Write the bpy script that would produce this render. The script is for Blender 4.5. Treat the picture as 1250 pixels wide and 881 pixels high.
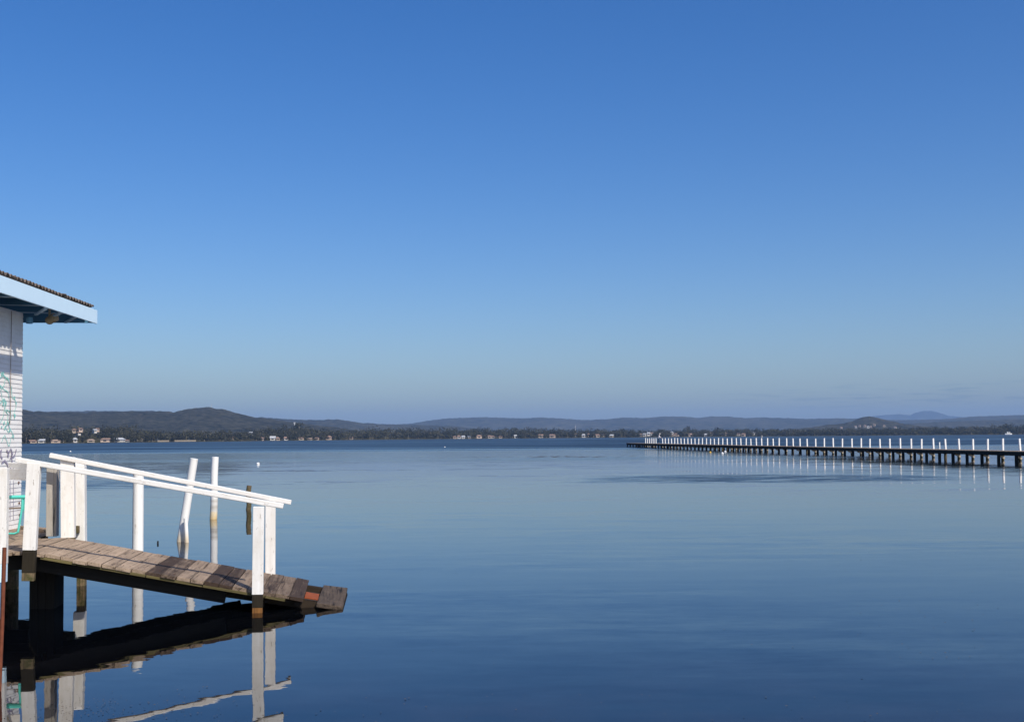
import bpy, bmesh, math, random
import numpy as np
from mathutils import Vector, Matrix, noise as mnoise

random.seed(7); rng = np.random.default_rng(7)
sc = bpy.context.scene
for o in list(bpy.data.objects): bpy.data.objects.remove(o)
COL = sc.collection
R = math.radians

# ------------------------------------------------------------------ camera
CAM_H, PITCH, ROLL, FPX = 2.2, 2.5, -0.45, 1400.0       # focal length in pixels of a 1250 wide frame
HORIZON = 532.8                                          # row of the horizon in the frame's middle
cam = bpy.data.cameras.new('camera'); camo = bpy.data.objects.new('camera', cam); COL.objects.link(camo)
cam.sensor_width = 36.0; cam.lens = 36.0 * FPX / 1250.0
cam.clip_start = 0.1; cam.clip_end = 60000
SHIFT = (HORIZON - 440.5) - FPX * math.tan(R(PITCH))
cam.shift_y = SHIFT / 1250.0
CROT = Matrix.Rotation(R(90 + PITCH), 3, 'X') @ Matrix.Rotation(R(ROLL), 3, 'Z')
camo.matrix_world = Matrix.Translation((0, 0, CAM_H)) @ CROT.to_4x4()
sc.camera = camo

# ------------------------------------------------------------------ sky, sun, exposure
SUN_ELEV = 45.0
SUN_H = Vector((0.65, -0.76, 0)).normalized()            # where the sun stands, seen from above
w = bpy.data.worlds.new('World'); sc.world = w; w.use_nodes = True
nt = w.node_tree; nt.nodes.clear()
wo = nt.nodes.new('ShaderNodeOutputWorld'); bg = nt.nodes.new('ShaderNodeBackground')
sky = nt.nodes.new('ShaderNodeTexSky'); sky.sky_type = 'NISHITA'; sky.sun_disc = False
sky.sun_elevation = R(SUN_ELEV); sky.sun_rotation = math.atan2(SUN_H.x, SUN_H.y)
sky.altitude = 0; sky.air_density = 0.97; sky.dust_density = 1.6; sky.ozone_density = 4.7
hsv = nt.nodes.new('ShaderNodeHueSaturation'); hsv.inputs['Saturation'].default_value = 1.32; hsv.inputs['Hue'].default_value = 0.510; hsv.inputs['Value'].default_value = 1.18
nt.links.new(sky.outputs[0], hsv.inputs['Color'])
def wm(op, a, b=0.0):                                    # thin cloud streaks low over the hills
    x = nt.nodes.new('ShaderNodeMath'); x.operation = op
    for i, v in enumerate((a, b)):
        if hasattr(v, 'is_output'): nt.links.new(v, x.inputs[i])
        else: x.inputs[i].default_value = v
    return x.outputs[0]
def wstep(v, a, b):
    x = nt.nodes.new('ShaderNodeMapRange'); x.interpolation_type = 'SMOOTHSTEP'; nt.links.new(v, x.inputs[0]); x.inputs[1].default_value = a; x.inputs[2].default_value = b; return x.outputs[0]
tc = nt.nodes.new('ShaderNodeTexCoord'); sx = nt.nodes.new('ShaderNodeSeparateXYZ'); nt.links.new(tc.outputs['Generated'], sx.inputs[0])
azi = wm('ARCTAN2', sx.outputs[0], sx.outputs[1]); cb = nt.nodes.new('ShaderNodeCombineXYZ')
nt.links.new(wm('MULTIPLY', azi, 26.0), cb.inputs[0]); nt.links.new(wm('MULTIPLY', sx.outputs[2], 420.0), cb.inputs[1])
cn = nt.nodes.new('ShaderNodeTexNoise'); nt.links.new(cb.outputs[0], cn.inputs['Vector']); cn.inputs['Scale'].default_value = 1.0; cn.inputs['Detail'].default_value = 5
cm = wm('MULTIPLY', wstep(cn.outputs['Fac'], 0.50, 0.66), wm('MULTIPLY', wm('MULTIPLY', wstep(sx.outputs[2], 0.018, 0.026), wstep(sx.outputs[2], 0.046, 0.034)), wstep(azi, 0.10, 0.34)))
cx = nt.nodes.new('ShaderNodeMix'); cx.data_type = 'RGBA'; cx.blend_type = 'MULTIPLY'; nt.links.new(wm('MULTIPLY', cm, 0.9), cx.inputs[0]); nt.links.new(hsv.outputs[0], cx.inputs[6]); cx.inputs[7].default_value = (0.70, 0.76, 0.86, 1)
nt.links.new(cx.outputs[2], bg.inputs[0])
bg.inputs[1].default_value = 0.108
nt.links.new(bg.outputs[0], wo.inputs[0])
sun = bpy.data.lights.new('sun', 'SUN'); sun.energy = 4.6; sun.angle = R(0.5); sun.color = (1.0, 0.93, 0.82)
suno = bpy.data.objects.new('sun', sun); COL.objects.link(suno)
sdir = Vector((SUN_H.x * math.cos(R(SUN_ELEV)), SUN_H.y * math.cos(R(SUN_ELEV)), math.sin(R(SUN_ELEV))))
suno.rotation_euler = sdir.to_track_quat('Z', 'Y').to_euler(); suno.location = (40, -40, 60)
vs = sc.view_settings; vs.view_transform = 'Standard'; vs.look = 'None'; vs.gamma = 1; vs.exposure = 0.08
vs.use_curve_mapping = False
sc.cycles.max_bounces = 8; sc.cycles.volume_bounces = 1

# ------------------------------------------------------------------ helpers
def ray(px, py):
    d = Vector(((px - 625.0), -(py - 440.5) + SHIFT, -FPX))
    return CROT @ d
def at(px, py, Y):
    d = ray(px, py); k = Y / d.y
    return Vector((d.x * k, Y, CAM_H + d.z * k))
def on_water(px, py):
    d = ray(px, py); k = -CAM_H / d.z
    return Vector((d.x * k, d.y * k, 0))
def hor(px): return HORIZON - math.tan(R(-ROLL)) * (px - 625.0)

def tag(o, label=None, cat=None, group=None, kind=None):
    if label: o['label'] = label
    if cat: o['category'] = cat
    if group: o['group'] = group
    if kind: o['kind'] = kind
    return o
def thing(name, label, cat, loc, group=None):
    o = bpy.data.objects.new(name, None); COL.objects.link(o); o.location = loc; o.empty_display_size = 0.3
    return tag(o, label, cat, group)

class MB:
    def __init__(s): s.v = []; s.f = []; s.m = []; s.tone = []; s.gr = []
    def _add(s, vs, fs, mat, tone, gr):
        b = len(s.v); s.v += [tuple(x) for x in vs]
        s.f += [tuple(b + i for i in f) for f in fs]; s.m += [mat] * len(fs)
        s.tone += [tone] * len(vs); s.gr += gr
    def box(s, c, ax, h, mat=0, tone=0.5, taper=(1, 1), jit=0.0):
        """ax: three unit vectors, h: half sizes; ax[0] is the grain direction"""
        c = Vector(c); off = Vector((random.random() * 50, random.random() * 50, random.random() * 50))
        vs, gr = [], []
        for i in (-1, 1):
            ty = taper[0] if i < 0 else taper[1]
            for j in (-1, 1):
                for k in (-1, 1):
                    J = Vector((random.uniform(-jit, jit), random.uniform(-jit, jit), random.uniform(-jit, jit)))
                    vs.append(c + ax[0] * i * h[0] + ax[1] * j * h[1] * ty + ax[2] * k * h[2] * ty + J)
                    gr.append(tuple(off + Vector((i * h[0], j * h[1], k * h[2]))))
        fs = [(0, 1, 3, 2), (4, 6, 7, 5), (0, 4, 5, 1), (2, 3, 7, 6), (0, 2, 6, 4), (1, 5, 7, 3)]
        if ax[0].cross(ax[1]).dot(ax[2]) < 0: fs = [f[::-1] for f in fs]
        s._add(vs, fs, mat, tone, gr); return s
    def beam(s, p0, p1, wid, hei, side, mat=0, tone=0.5, **k):
        """bar from p0 to p1; wid is measured along side, hei along the third axis"""
        p0, p1 = Vector(p0), Vector(p1); a = (p1 - p0).normalized()
        sd = Vector(side); sd = (sd - a * sd.dot(a)).normalized(); t = a.cross(sd)
        return s.box((p0 + p1) / 2, (a, sd, t), ((p1 - p0).length / 2, wid / 2, hei / 2), mat, tone, **k)
    def tube(s, pts, rad, n=14, mat=0, tone=0.5, wob=0.0, cap=True):
        pts = [Vector(p) for p in pts]
        if not hasattr(rad, '__len__'): rad = [rad] * len(pts)
        vs, gr, fs = [], [], []; off = random.random() * 50; L = 0
        for i, p in enumerate(pts):
            a = (pts[min(i + 1, len(pts) - 1)] - pts[max(i - 1, 0)]).normalized()
            u = a.cross(Vector((0.13, 0.97, 0.21))).normalized(); t = a.cross(u)
            if i: L += (p - pts[i - 1]).length
            for k in range(n):
                an = 2 * math.pi * k / n; r = rad[i] * (1 + random.uniform(-wob, wob))
                vs.append(p + u * math.cos(an) * r + t * math.sin(an) * r)
                gr.append((off + L, off + math.cos(an) * r, off + math.sin(an) * r))
        for i in range(len(pts) - 1):
            for k in range(n):
                k2 = (k + 1) % n
                fs.append((i * n + k, i * n + k2, (i + 1) * n + k2, (i + 1) * n + k))
        if cap: fs += [tuple(range(n))[::-1], tuple(range((len(pts) - 1) * n, len(pts) * n))]
        s._add(vs, fs, mat, tone, gr); return s
    def prism(s, poly, z0, z1, mat=0, tone=0.5):
        n = len(poly); vs = [(x, y, z0) for x, y in poly] + [(x, y, z1) for x, y in poly]
        fs = [tuple(range(n))[::-1], tuple(range(n, 2 * n))] + [(i, (i + 1) % n, n + (i + 1) % n, n + i) for i in range(n)]
        s._add(vs, fs, mat, tone, [tuple(v) for v in vs]); return s
    def ball(s, c, r, mat=0, tone=0.5, nu=10, nv=7):
        c = Vector(c); r = Vector(r) if hasattr(r, '__len__') else Vector((r, r, r)); vs = [c + Vector((0, 0, r.z))]; fs = []
        for i in range(1, nv):
            t = math.pi * i / nv
            for k in range(nu):
                a = 2 * math.pi * k / nu
                vs.append(c + Vector((r.x * math.sin(t) * math.cos(a), r.y * math.sin(t) * math.sin(a), r.z * math.cos(t))))
        vs.append(c - Vector((0, 0, r.z)))
        for k in range(nu): fs.append((0, 1 + k, 1 + (k + 1) % nu))
        for i in range(nv - 2):
            for k in range(nu):
                a = 1 + i * nu; fs.append((a + k, a + nu + k, a + nu + (k + 1) % nu, a + (k + 1) % nu))
        for k in range(nu): a = 1 + (nv - 2) * nu; fs.append((a + k, len(vs) - 1, a + (k + 1) % nu))
        s._add(vs, fs, mat, tone, [tuple(v) for v in vs]); return s
    def raw(s, vs, fs, mat=0, tone=0.5): s._add(vs, fs, mat, tone, [tuple(v) for v in vs]); return s
    def build(s, name, mats, parent=None, bevel=0.0, smooth=False, loc=None, sub=0):
        base = Vector(loc) if loc is not None else (parent_world(parent) if parent else Vector((0, 0, 0)))
        me = bpy.data.meshes.new(name)
        me.from_pydata([(x - base.x, y - base.y, z - base.z) for x, y, z in s.v], [], s.f)
        mats = mats if isinstance(mats, (list, tuple)) else [mats]
        for m in mats: me.materials.append(m)
        me.polygons.foreach_set('material_index', s.m)
        a = me.attributes.new('tone', 'FLOAT', 'POINT'); a.data.foreach_set('value', s.tone)
        g = me.attributes.new('grain', 'FLOAT_VECTOR', 'POINT'); g.data.foreach_set('vector', [c for v in s.gr for c in v])
        if smooth: me.polygons.foreach_set('use_smooth', [True] * len(s.f))
        me.update()
        o = bpy.data.objects.new(name, me); COL.objects.link(o)
        if parent: o.parent = parent; o.location = base - parent_world(parent)
        else: o.location = base
        if bevel:
            b = o.modifiers.new('bevel', 'BEVEL'); b.width = bevel; b.segments = 2; b.limit_method = 'ANGLE'; b.angle_limit = R(40)
            b.harden_normals = False
        if smooth and not sub:
            me.set_sharp_from_angle(angle=R(45))
        if sub: q = o.modifiers.new('sub', 'SUBSURF'); q.levels = q.render_levels = sub
        return o
def parent_world(o):
    v = Vector((0, 0, 0))
    while o: v += o.location; o = o.parent
    return v
def copy_to(o, loc=None, parent=None, rot=None):
    c = o.copy(); COL.objects.link(c)
    if parent: c.parent = parent
    if loc is not None: c.location = loc
    if rot is not None: c.rotation_euler = rot
    return c

# ------------------------------------------------------------------ materials
class N:
    def __init__(s, name):
        s.m = bpy.data.materials.new(name); s.m.use_nodes = True; s.t = s.m.node_tree; s.b = s.t.nodes['Principled BSDF']
        s.b.inputs['Roughness'].default_value = 0.75; s.b.inputs['Specular IOR Level'].default_value = 0.3
    def n(s, typ, **kw):
        x = s.t.nodes.new(typ)
        for k, v in kw.items(): setattr(x, k, v)
        return x
    def l(s, a, b): s.t.links.new(a, b)
    def put(s, sock, v):
        if hasattr(v, 'is_output'): s.l(v, sock)
        else: sock.default_value = v
    def attr(s, name, fac=False):
        x = s.n('ShaderNodeAttribute', attribute_name=name); return x.outputs['Fac'] if fac else x.outputs['Vector']
    def pos(s): return s.n('ShaderNodeNewGeometry').outputs['Position']
    def scale(s, vec, sc3):
        x = s.n('ShaderNodeVectorMath', operation='MULTIPLY'); s.l(vec, x.inputs[0]); x.inputs[1].default_value = sc3; return x.outputs[0]
    def noise(s, vec, scale=1.0, detail=4, rough=0.55, color=False, dist=0.0):
        x = s.n('ShaderNodeTexNoise'); s.l(vec, x.inputs['Vector']); x.inputs['Scale'].default_value = scale
        x.inputs['Detail'].default_value = detail; x.inputs['Roughness'].default_value = rough; x.inputs['Distortion'].default_value = dist
        return x.outputs['Color' if color else 'Fac']
    def ramp(s, fac, stops, interp='LINEAR'):
        x = s.n('ShaderNodeValToRGB'); s.l(fac, x.inputs[0]); cr = x.color_ramp; cr.interpolation = interp
        while len(cr.elements) < len(stops): cr.elements.new(0.5)
        for e, (p, c) in zip(cr.elements, stops):
            e.position = p; e.color = (c, c, c, 1) if not hasattr(c, '__len__') else (*c[:3], 1)
        return x.outputs[0]
    def mix(s, fac, a, b, mode='MIX'):
        x = s.n('ShaderNodeMix', data_type='RGBA', blend_type=mode); s.put(x.inputs[0], fac)
        for i, c in ((6, a), (7, b)):
            if hasattr(c, 'is_output'): s.l(c, x.inputs[i])
            else: x.inputs[i].default_value = (*c[:3], 1) if hasattr(c, '__len__') else (c, c, c, 1)
        return x.outputs[2]
    def math(s, op, a, b=0.0, c=0.0, clamp=False):
        x = s.n('ShaderNodeMath', operation=op, use_clamp=clamp)
        for i, v in enumerate((a, b, c)): s.put(x.inputs[i], v)
        return x.outputs[0]
    def mapr(s, v, a, b, c=0.0, d=1.0, smooth=True):
        x = s.n('ShaderNodeMapRange', interpolation_type='SMOOTHSTEP' if smooth else 'LINEAR')
        for i, q in enumerate((v, a, b, c, d)): s.put(x.inputs[i], q)
        return x.outputs[0]
    def bump(s, h, strength=0.3, dist=0.01):
        x = s.n('ShaderNodeBump'); x.inputs['Strength'].default_value = strength; x.inputs['Distance'].default_value = dist
        s.l(h, x.inputs['Height']); s.l(x.outputs[0], s.b.inputs['Normal'])
    def col(s, c): s.put(s.b.inputs['Base Color'], c if hasattr(c, 'is_output') else (*c, 1)); return s
    def rough(s, r): s.put(s.b.inputs['Roughness'], r); return s

def mat_white_paint():
    k = N('white_paint'); g = k.attr('grain'); gs = k.scale(g, (1.6, 22, 22))
    grain = k.noise(gs, 1.0, 5, 0.6); blot = k.noise(g, 5.0, 4, 0.6); chips = k.noise(k.scale(g, (9, 40, 40)), 1.0, 3, 0.7)
    c = k.mix(k.ramp(grain, [(0.35, 0.0), (0.75, 1.0)]), (0.72, 0.69, 0.64), (0.84, 0.83, 0.80))
    c = k.mix(k.ramp(blot, [(0.52, 0.0), (0.78, 0.55)]), c, (0.60, 0.55, 0.47))
    c = k.mix(k.ramp(chips, [(0.63, 0.0), (0.69, 1.0)]), c, (0.36, 0.31, 0.26))
    k.col(c).rough(0.6); k.bump(grain, 0.35, 0.004); return k.m
def mat_timber(name, dark, light, rough=0.9, bstr=0.6, moss=None):
    k = N(name); g = k.attr('grain'); tone = k.attr('tone', True)
    grain = k.noise(k.scale(g, (1.2, 26, 26)), 1.0, 6, 0.65, dist=0.6); blot = k.noise(g, 3.2, 5, 0.62); fine = k.noise(k.scale(g, (6, 110, 110)), 1.0, 3, 0.6)
    f = k.math('ADD', k.math('MULTIPLY', grain, 0.55), k.math('MULTIPLY', blot, 0.35))
    f = k.math('ADD', f, k.math('MULTIPLY', k.math('SUBTRACT', tone, 0.5), 0.75)); f = k.math('ADD', f, k.math('MULTIPLY', k.math('SUBTRACT', fine, 0.5), 0.25))
    c = k.ramp(f, [(0.18, dark), (0.72, light)])
    c = k.mix(k.ramp(grain, [(0.34, 1.0), (0.43, 0.0)]), c, tuple(x * 0.35 for x in dark))
    if moss: c = k.mix(k.ramp(k.noise(g, 9.0, 5, 0.7), [(0.42, 0.0), (0.62, 1.0)]), c, moss)
    k.col(c).rough(rough); k.bump(f, bstr, 0.012); return k.m
def mat_plain(name, c, rough=0.7, var=0.15, metal=0.0, scale=12.0):
    k = N(name); n_ = k.noise(k.attr('grain'), scale, 4, 0.6)
    k.col(k.mix(n_, tuple(x * (1 - var) for x in c), tuple(min(1, x * (1 + var)) for x in c))).rough(rough)
    k.b.inputs['Metallic'].default_value = metal; return k.m
def mat_pile(name, bands):
    """white painted round pile; bands: (z, colour) stops up the pile in metres"""
    k = N(name); p = k.pos(); x = k.n('ShaderNodeSeparateXYZ'); k.l(p, x.inputs[0])
    g = k.attr('grain'); z = k.math('ADD', x.outputs[2], k.math('MULTIPLY', k.math('SUBTRACT', k.noise(g, 9, 4, 0.6), 0.5), 0.12))
    c = k.ramp(k.mapr(z, -0.2, 2.0, 0, 1, False), [((zz + 0.2) / 2.2, cc) for zz, cc in bands])
    wear = k.noise(k.scale(g, (3, 14, 14)), 1.0, 6, 0.7)
    c = k.mix(k.ramp(wear, [(0.60, 0.0), (0.68, 0.8)]), c, (0.50, 0.45, 0.38))
    k.col(c).rough(0.55); k.bump(wear, 0.3, 0.006); return k.m

WHITE = mat_white_paint()
DECK = mat_timber('weathered_decking', (0.045, 0.028, 0.019), (0.42, 0.315, 0.225))
DECK_WET = mat_timber('dark_decking', (0.012, 0.008, 0.006), (0.17, 0.125, 0.09), bstr=1.0)
STRING = mat_timber('dark_wet_stringer', (0.008, 0.005, 0.003), (0.05, 0.034, 0.02))
TAR_SHADE = mat_timber('tar_and_shade_timber', (0.006, 0.005, 0.004), (0.022, 0.018, 0.013))  # near-black timber; also puts deck shade into the jetty's left pile row
BROWN = mat_timber('bare_brown_timber', (0.05, 0.035, 0.02), (0.26, 0.19, 0.11), moss=(0.06, 0.06, 0.02))
MOSS = mat_timber('mossy_edge_timber', (0.05, 0.042, 0.018), (0.16, 0.13, 0.05))
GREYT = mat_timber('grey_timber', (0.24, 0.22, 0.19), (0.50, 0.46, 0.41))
RUST = mat_plain('rusty_steel', (0.15, 0.045, 0.022), 0.85, 0.5, 0.0, 20)
BRICK = mat_plain('rust_red_block', (0.24, 0.058, 0.018), 0.9, 0.5, 0.0, 18)
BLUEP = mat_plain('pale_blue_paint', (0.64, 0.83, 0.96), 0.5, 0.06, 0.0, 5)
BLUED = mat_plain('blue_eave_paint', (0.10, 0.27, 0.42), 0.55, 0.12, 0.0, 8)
TEAL = mat_plain('turquoise_paint', (0.10, 0.56, 0.47), 0.45, 0.12, 0.0, 30)
PURPLE = mat_plain('faded_purple_spray', (0.34, 0.31, 0.40), 0.8, 0.25, 0.0, 30)
TEALSP = mat_plain('turquoise_spray', (0.30, 0.66, 0.60), 0.8, 0.25, 0.0, 30)
DARKLINE = mat_plain('dark_cable', (0.20, 0.15, 0.12), 0.8)
LAMPM = mat_plain('tan_lamp_casing', (0.60, 0.47, 0.28), 0.6, 0.35, 0.0, 40)
GULLW = mat_plain('gull_white', (0.8, 0.79, 0.75), 0.8, 0.05)
GULLG = mat_plain('gull_grey', (0.35, 0.36, 0.38), 0.8, 0.1)
BEAK = mat_plain('gull_orange', (0.5, 0.14, 0.03), 0.6, 0.1)
FLOATW = mat_plain('float_white', (0.78, 0.78, 0.76), 0.4, 0.06)
FLOATY = mat_plain('float_yellow', (0.62, 0.38, 0.04), 0.45, 0.1)

def mat_shed_wall():
    k = N('white_weatherboard'); g = k.attr('grain'); blot = k.noise(g, 4, 5, 0.6); dr = k.noise(k.scale(g, (14, 1.2, 1.2)), 1.0, 4, 0.6)
    c = k.mix(k.ramp(blot, [(0.4, 0.0), (0.8, 0.6)]), (0.86, 0.84, 0.80), (0.70, 0.65, 0.60))
    c = k.mix(k.ramp(dr, [(0.60, 0.0), (0.75, 0.4)]), c, (0.50, 0.44, 0.38))
    k.col(c).rough(0.6); k.bump(blot, 0.2, 0.004); return k.m
SHEDW = mat_shed_wall()
def mat_roof():
    k = N('weathered_corrugated_roof'); g = k.attr('grain'); a = k.noise(g, 7, 6, 0.7)
    k.col(k.ramp(a, [(0.3, (0.05, 0.038, 0.03)), (0.7, (0.22, 0.17, 0.14))])).rough(0.9); k.bump(a, 0.5, 0.02); return k.m
ROOF = mat_roof()

# ------------------------------------------------------------------ air
def solid(name, lo, hi, mat):
    m = MB(); m.box(((lo[0] + hi[0]) / 2, (lo[1] + hi[1]) / 2, (lo[2] + hi[2]) / 2), (Vector((1, 0, 0)), Vector((0, 1, 0)), Vector((0, 0, 1))),
                    ((hi[0] - lo[0]) / 2, (hi[1] - lo[1]) / 2, (hi[2] - lo[2]) / 2))
    return m.build(name, mat)
hz = bpy.data.materials.new('haze_air'); hz.use_nodes = True; ht = hz.node_tree; ht.nodes.clear()
ho = ht.nodes.new('ShaderNodeOutputMaterial'); hv = ht.nodes.new('ShaderNodeVolumePrincipled')
hv.inputs['Color'].default_value = (0.34, 0.54, 0.87, 1); hv.inputs["Density"].default_value = 0.95e-4; hv.inputs['Anisotropy'].default_value = 0.0
ht.links.new(hv.outputs[0], ho.inputs['Volume'])
tag(solid('haze', (-11500, -260, -7), (11500, 13500, 280), hz), kind='stuff')

# ------------------------------------------------------------------ water
def mat_water():
    k = N('lake_water'); P = k.pos(); x = k.n('ShaderNodeSeparateXYZ'); k.l(P, x.inputs[0]); X, Y = x.outputs[0], x.outputs[1]
    edge = k.math('SUBTRACT', k.noise(k.scale(P, (0.006, 0.02, 1)), 1.0, 3, 0.6), 0.5)
    Yw = k.math('ADD', Y, k.math('MULTIPLY', k.math('MULTIPLY', edge, Y), 0.55))
    far = k.mapr(Yw, 175, 235)                                    # wind-ruffled open lake
    streak = k.mapr(k.noise(k.scale(P, (0.008, 0.035, 1)), 1.0, 5, 0.65), 0.38, 0.64)
    far = k.math('MULTIPLY', far, k.math('ADD', k.math('MULTIPLY', streak, 0.6), 0.45))
    nz = k.noise(k.scale(P, (0.07, 0.30, 1)), 1.0, 5, 0.7)
    def patch(cx, cy, rx, ry, amp):
        a = k.math('POWER', k.math('DIVIDE', k.math('SUBTRACT', X, cx), rx), 2); b = k.math('POWER', k.math('DIVIDE', k.math('SUBTRACT', Y, cy), ry), 2)
        d = k.math('ADD', k.math('ADD', a, b), k.math('MULTIPLY', k.math('SUBTRACT', nz, 0.5), 3.4))
        return k.math('MULTIPLY', k.mapr(d, 1.7, 0.1), amp)
    m = far; rip = k.mapr(k.noise(k.scale(P, (0.35, 1.6, 1)), 1.0, 4, 0.6), 0.38, 0.60, 0.10, 1.5)
    for c in ((12.5, 58, 9, 6, 0.75), (26, 66, 9, 7, 0.22), (-21, 57, 6, 7, 0.5), (14, 112, 26, 9, 0.18), (-30, 118, 20, 8, 0.12)):
        m = k.math('MAXIMUM', m, k.math('MULTIPLY', patch(*c), rip))
    def slopes(sx, sy, scale, detail=2):
        v = k.n('ShaderNodeVectorMath', operation='SUBTRACT'); k.l(k.noise(k.scale(P, (sx, sy, 1)), scale, detail, 0.5, True), v.inputs[0])
        v.inputs[1].default_value = (0.5, 0.5, 0.5); return v.outputs[0]
    def times(vec, f, sx=1.0, sy=1.0):
        v = k.n('ShaderNodeVectorMath', operation='SCALE'); k.l(k.scale(vec, (sx, sy, 0)), v.inputs[0]); k.put(v.inputs['Scale'], f); return v.outputs[0]
    def add(a, b):
        v = k.n('ShaderNodeVectorMath', operation='ADD'); k.put(v.inputs[0], a); k.put(v.inputs[1], b); return v.outputs[0]
    calm_gate = k.math('ADD', k.math('MULTIPLY', k.mapr(k.noise(k.scale(P, (0.05, 0.12, 1)), 1.0, 3, 0.6), 0.38, 0.66), 0.85), 0.15)
    n1 = times(slopes(0.30, 1.5, 1.0), k.math('MULTIPLY', calm_gate, 0.052), 0.35, 1.0)        # long low swell
    n2 = times(slopes(1.6, 5.0, 1.0), k.math('MULTIPLY', calm_gate, 0.034), 0.7, 1.0)          # fine ripple
    n3 = times(slopes(1.2, 3.2, 1.0, 4), k.math('MULTIPLY', m, 0.30), 0.8, 1.0)                # wind ripple
    n4 = times(slopes(5.0, 13.0, 1.0), k.math('MULTIPLY', k.mapr(Y, 45, 12), k.math('MULTIPLY', calm_gate, 0.020)), 0.7, 1.0)      # near wavelets
    v = add(add(add(add(n1, n2), n3), n4), (0, 0, 1.0))
    nn = k.n('ShaderNodeVectorMath', operation='NORMALIZE'); k.l(v, nn.inputs[0]); k.l(nn.outputs[0], k.b.inputs['Normal'])
    silt = k.noise(k.scale(P, (0.5, 0.5, 1)), 1.0, 5, 0.6)
    near = k.mapr(Y, 13.0, 8.0)
    c = k.mix(k.math('MULTIPLY', near, k.ramp(silt, [(0.40, 0.0), (0.70, 0.8)])), (0.0012, 0.0018, 0.003), (0.020, 0.015, 0.016))
    k.col(c); rg = k.math('ADD', k.math('ADD', 0.012, k.math('MULTIPLY', k.mapr(Y, 28, 150), 0.085)), k.math('MULTIPLY', m, 0.40)); k.rough(rg); k.b.inputs['IOR'].default_value = 1.42; k.b.inputs['Specular IOR Level'].default_value = 0.5
    return k.m
WATER = mat_water()
m = MB(); m.raw([(-11000, -240, 0), (11000, -240, 0), (11000, 13000, 0), (-11000, 13000, 0)], [(0, 1, 2, 3)])
tag(m.build('lake_water', WATER), kind='structure')

# ------------------------------------------------------------------ far land: shore, woods and hills
def lerp(tab, x):
    return float(np.interp(x, [t[0] for t in tab], [t[1] for t in tab]))
SHORE = [(-700, 900), (60, 860), (250, 1000), (450, 1250), (640, 1400), (800, 1460), (1250, 1540), (1900, 1700)]
TOPS = [(-700, 522), (30, 523), (60, 522), (95, 520.5), (135, 518.5), (150, 518.5), (165, 521), (190, 526.5), (230, 528), (285, 526.5), (300, 524), (342, 519.5),
        (365, 518.5), (385, 521.5), (402, 525), (440, 522.5), (480, 521.5), (530, 522), (600, 521.5), (640, 521), (700, 523.5), (760, 524.5),
        (900, 523.5), (1000, 523.5), (1100, 521.8), (1200, 520), (1230, 518), (1250, 518.5), (1900, 517)]
def px_to_xy(px, dist):
    d = ray(px, hor(px)); k = dist / math.hypot(d.x, d.y); return d.x * k, d.y * k
def top_z(px, dist, py): return CAM_H + (hor(px) - py) / FPX * dist
DEPTH = 150.0
def tree_h(px): return lerp([(0, 9.5), (300, 9), (450, 11), (700, 8.5), (1000, 8.0), (1300, 9.5)], px)
def ground_z(px, d):
    """height of the shore land d metres behind its waterline"""
    t = top_z(px, lerp(SHORE, px) + DEPTH * 0.85, lerp(TOPS, px)) - tree_h(px)
    q = min(1, max(0, d / DEPTH)); s = q * q * (3 - 2 * q)
    return 0.35 + max(0.3, t) * s if d > 0 else -0.6

def mat_land(name, c0, c1, scale, detail=6):
    k = N(name); P = k.pos(); a = k.noise(k.scale(P, (1, 1, 2.2)), scale, detail, 0.7); b = k.noise(P, scale * 0.12, 4, 0.6)
    f = k.math('ADD', k.math('MULTIPLY', a, 0.75), k.math('MULTIPLY', b, 0.25))
    k.col(k.ramp(f, [(0.40, c0), (0.62, c1)])).rough(1.0); k.b.inputs['Specular IOR Level'].default_value = 0.0
    k.bump(a, 1.0, 9.0); return k.m
SHOREG = mat_land('shore_soil', (0.045, 0.045, 0.022), (0.13, 0.11, 0.06), 0.08)
m = MB(); pxs = list(np.arange(-700, 1901, 13)); ds = [-4, 1, 3, 12, 30, 55, 80, 110, 150, 260, 500]
vs = []
for px in pxs:
    for d in ds:
        x, y = px_to_xy(px, lerp(SHORE, px) + d); vs.append((x, y, ground_z(px, d) if d < 150.1 else max(0.5, ground_z(px, 150) * (0.75 if d < 300 else 0.3))))
n = len(ds); fs = [(i * n + j, (i + 1) * n + j, (i + 1) * n + j + 1, i * n + j + 1) for i in range(len(pxs) - 1) for j in range(n - 1)]
m.raw(vs, fs); tag(m.build('shore_terrain', SHOREG, smooth=True), kind='structure')

def hill(name, prof, dist, half, c0, c1, rough_amp, step=3.0, scale=0.03, seed=0.0):
    x0, x1 = prof[0][0], prof[-1][0]; pxs = np.arange(x0, x1 + step, step); ds = np.linspace(-1, 1, 71); vs = []
    for px in pxs:
        zt = max(0.0, top_z(px, dist, lerp(prof, px)))
        for q in ds:
            x, y = px_to_xy(px, dist + q * half)
            s = max(0.0, math.cos(q * math.pi / 2)) ** 0.9
            big = mnoise.fractal(Vector((x * 0.0022, y * 0.0022, seed)), 1.0, 2.0, 4)
            fine = mnoise.noise(Vector((x * 0.045, y * 0.045, seed + 3)))
            z = zt * s * (1 + 0.22 * big * (1 - s)) + fine * rough_amp * min(1, zt / 15) * s - 3 * (1 - s)
            vs.append((x, y, z))
    n = len(ds); fs = [(i * n + j, (i + 1) * n + j, (i + 1) * n + j + 1, i * n + j + 1) for i in range(len(pxs) - 1) for j in range(n - 1)]
    mm = MB(); mm.raw(vs, fs); o = mm.build(name, mat_land(name + '_bush', c0, c1, scale), smooth=True)
    return tag(o, kind='structure')
G0, G1 = (0.010, 0.012, 0.010), (0.080, 0.076, 0.058)
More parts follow.
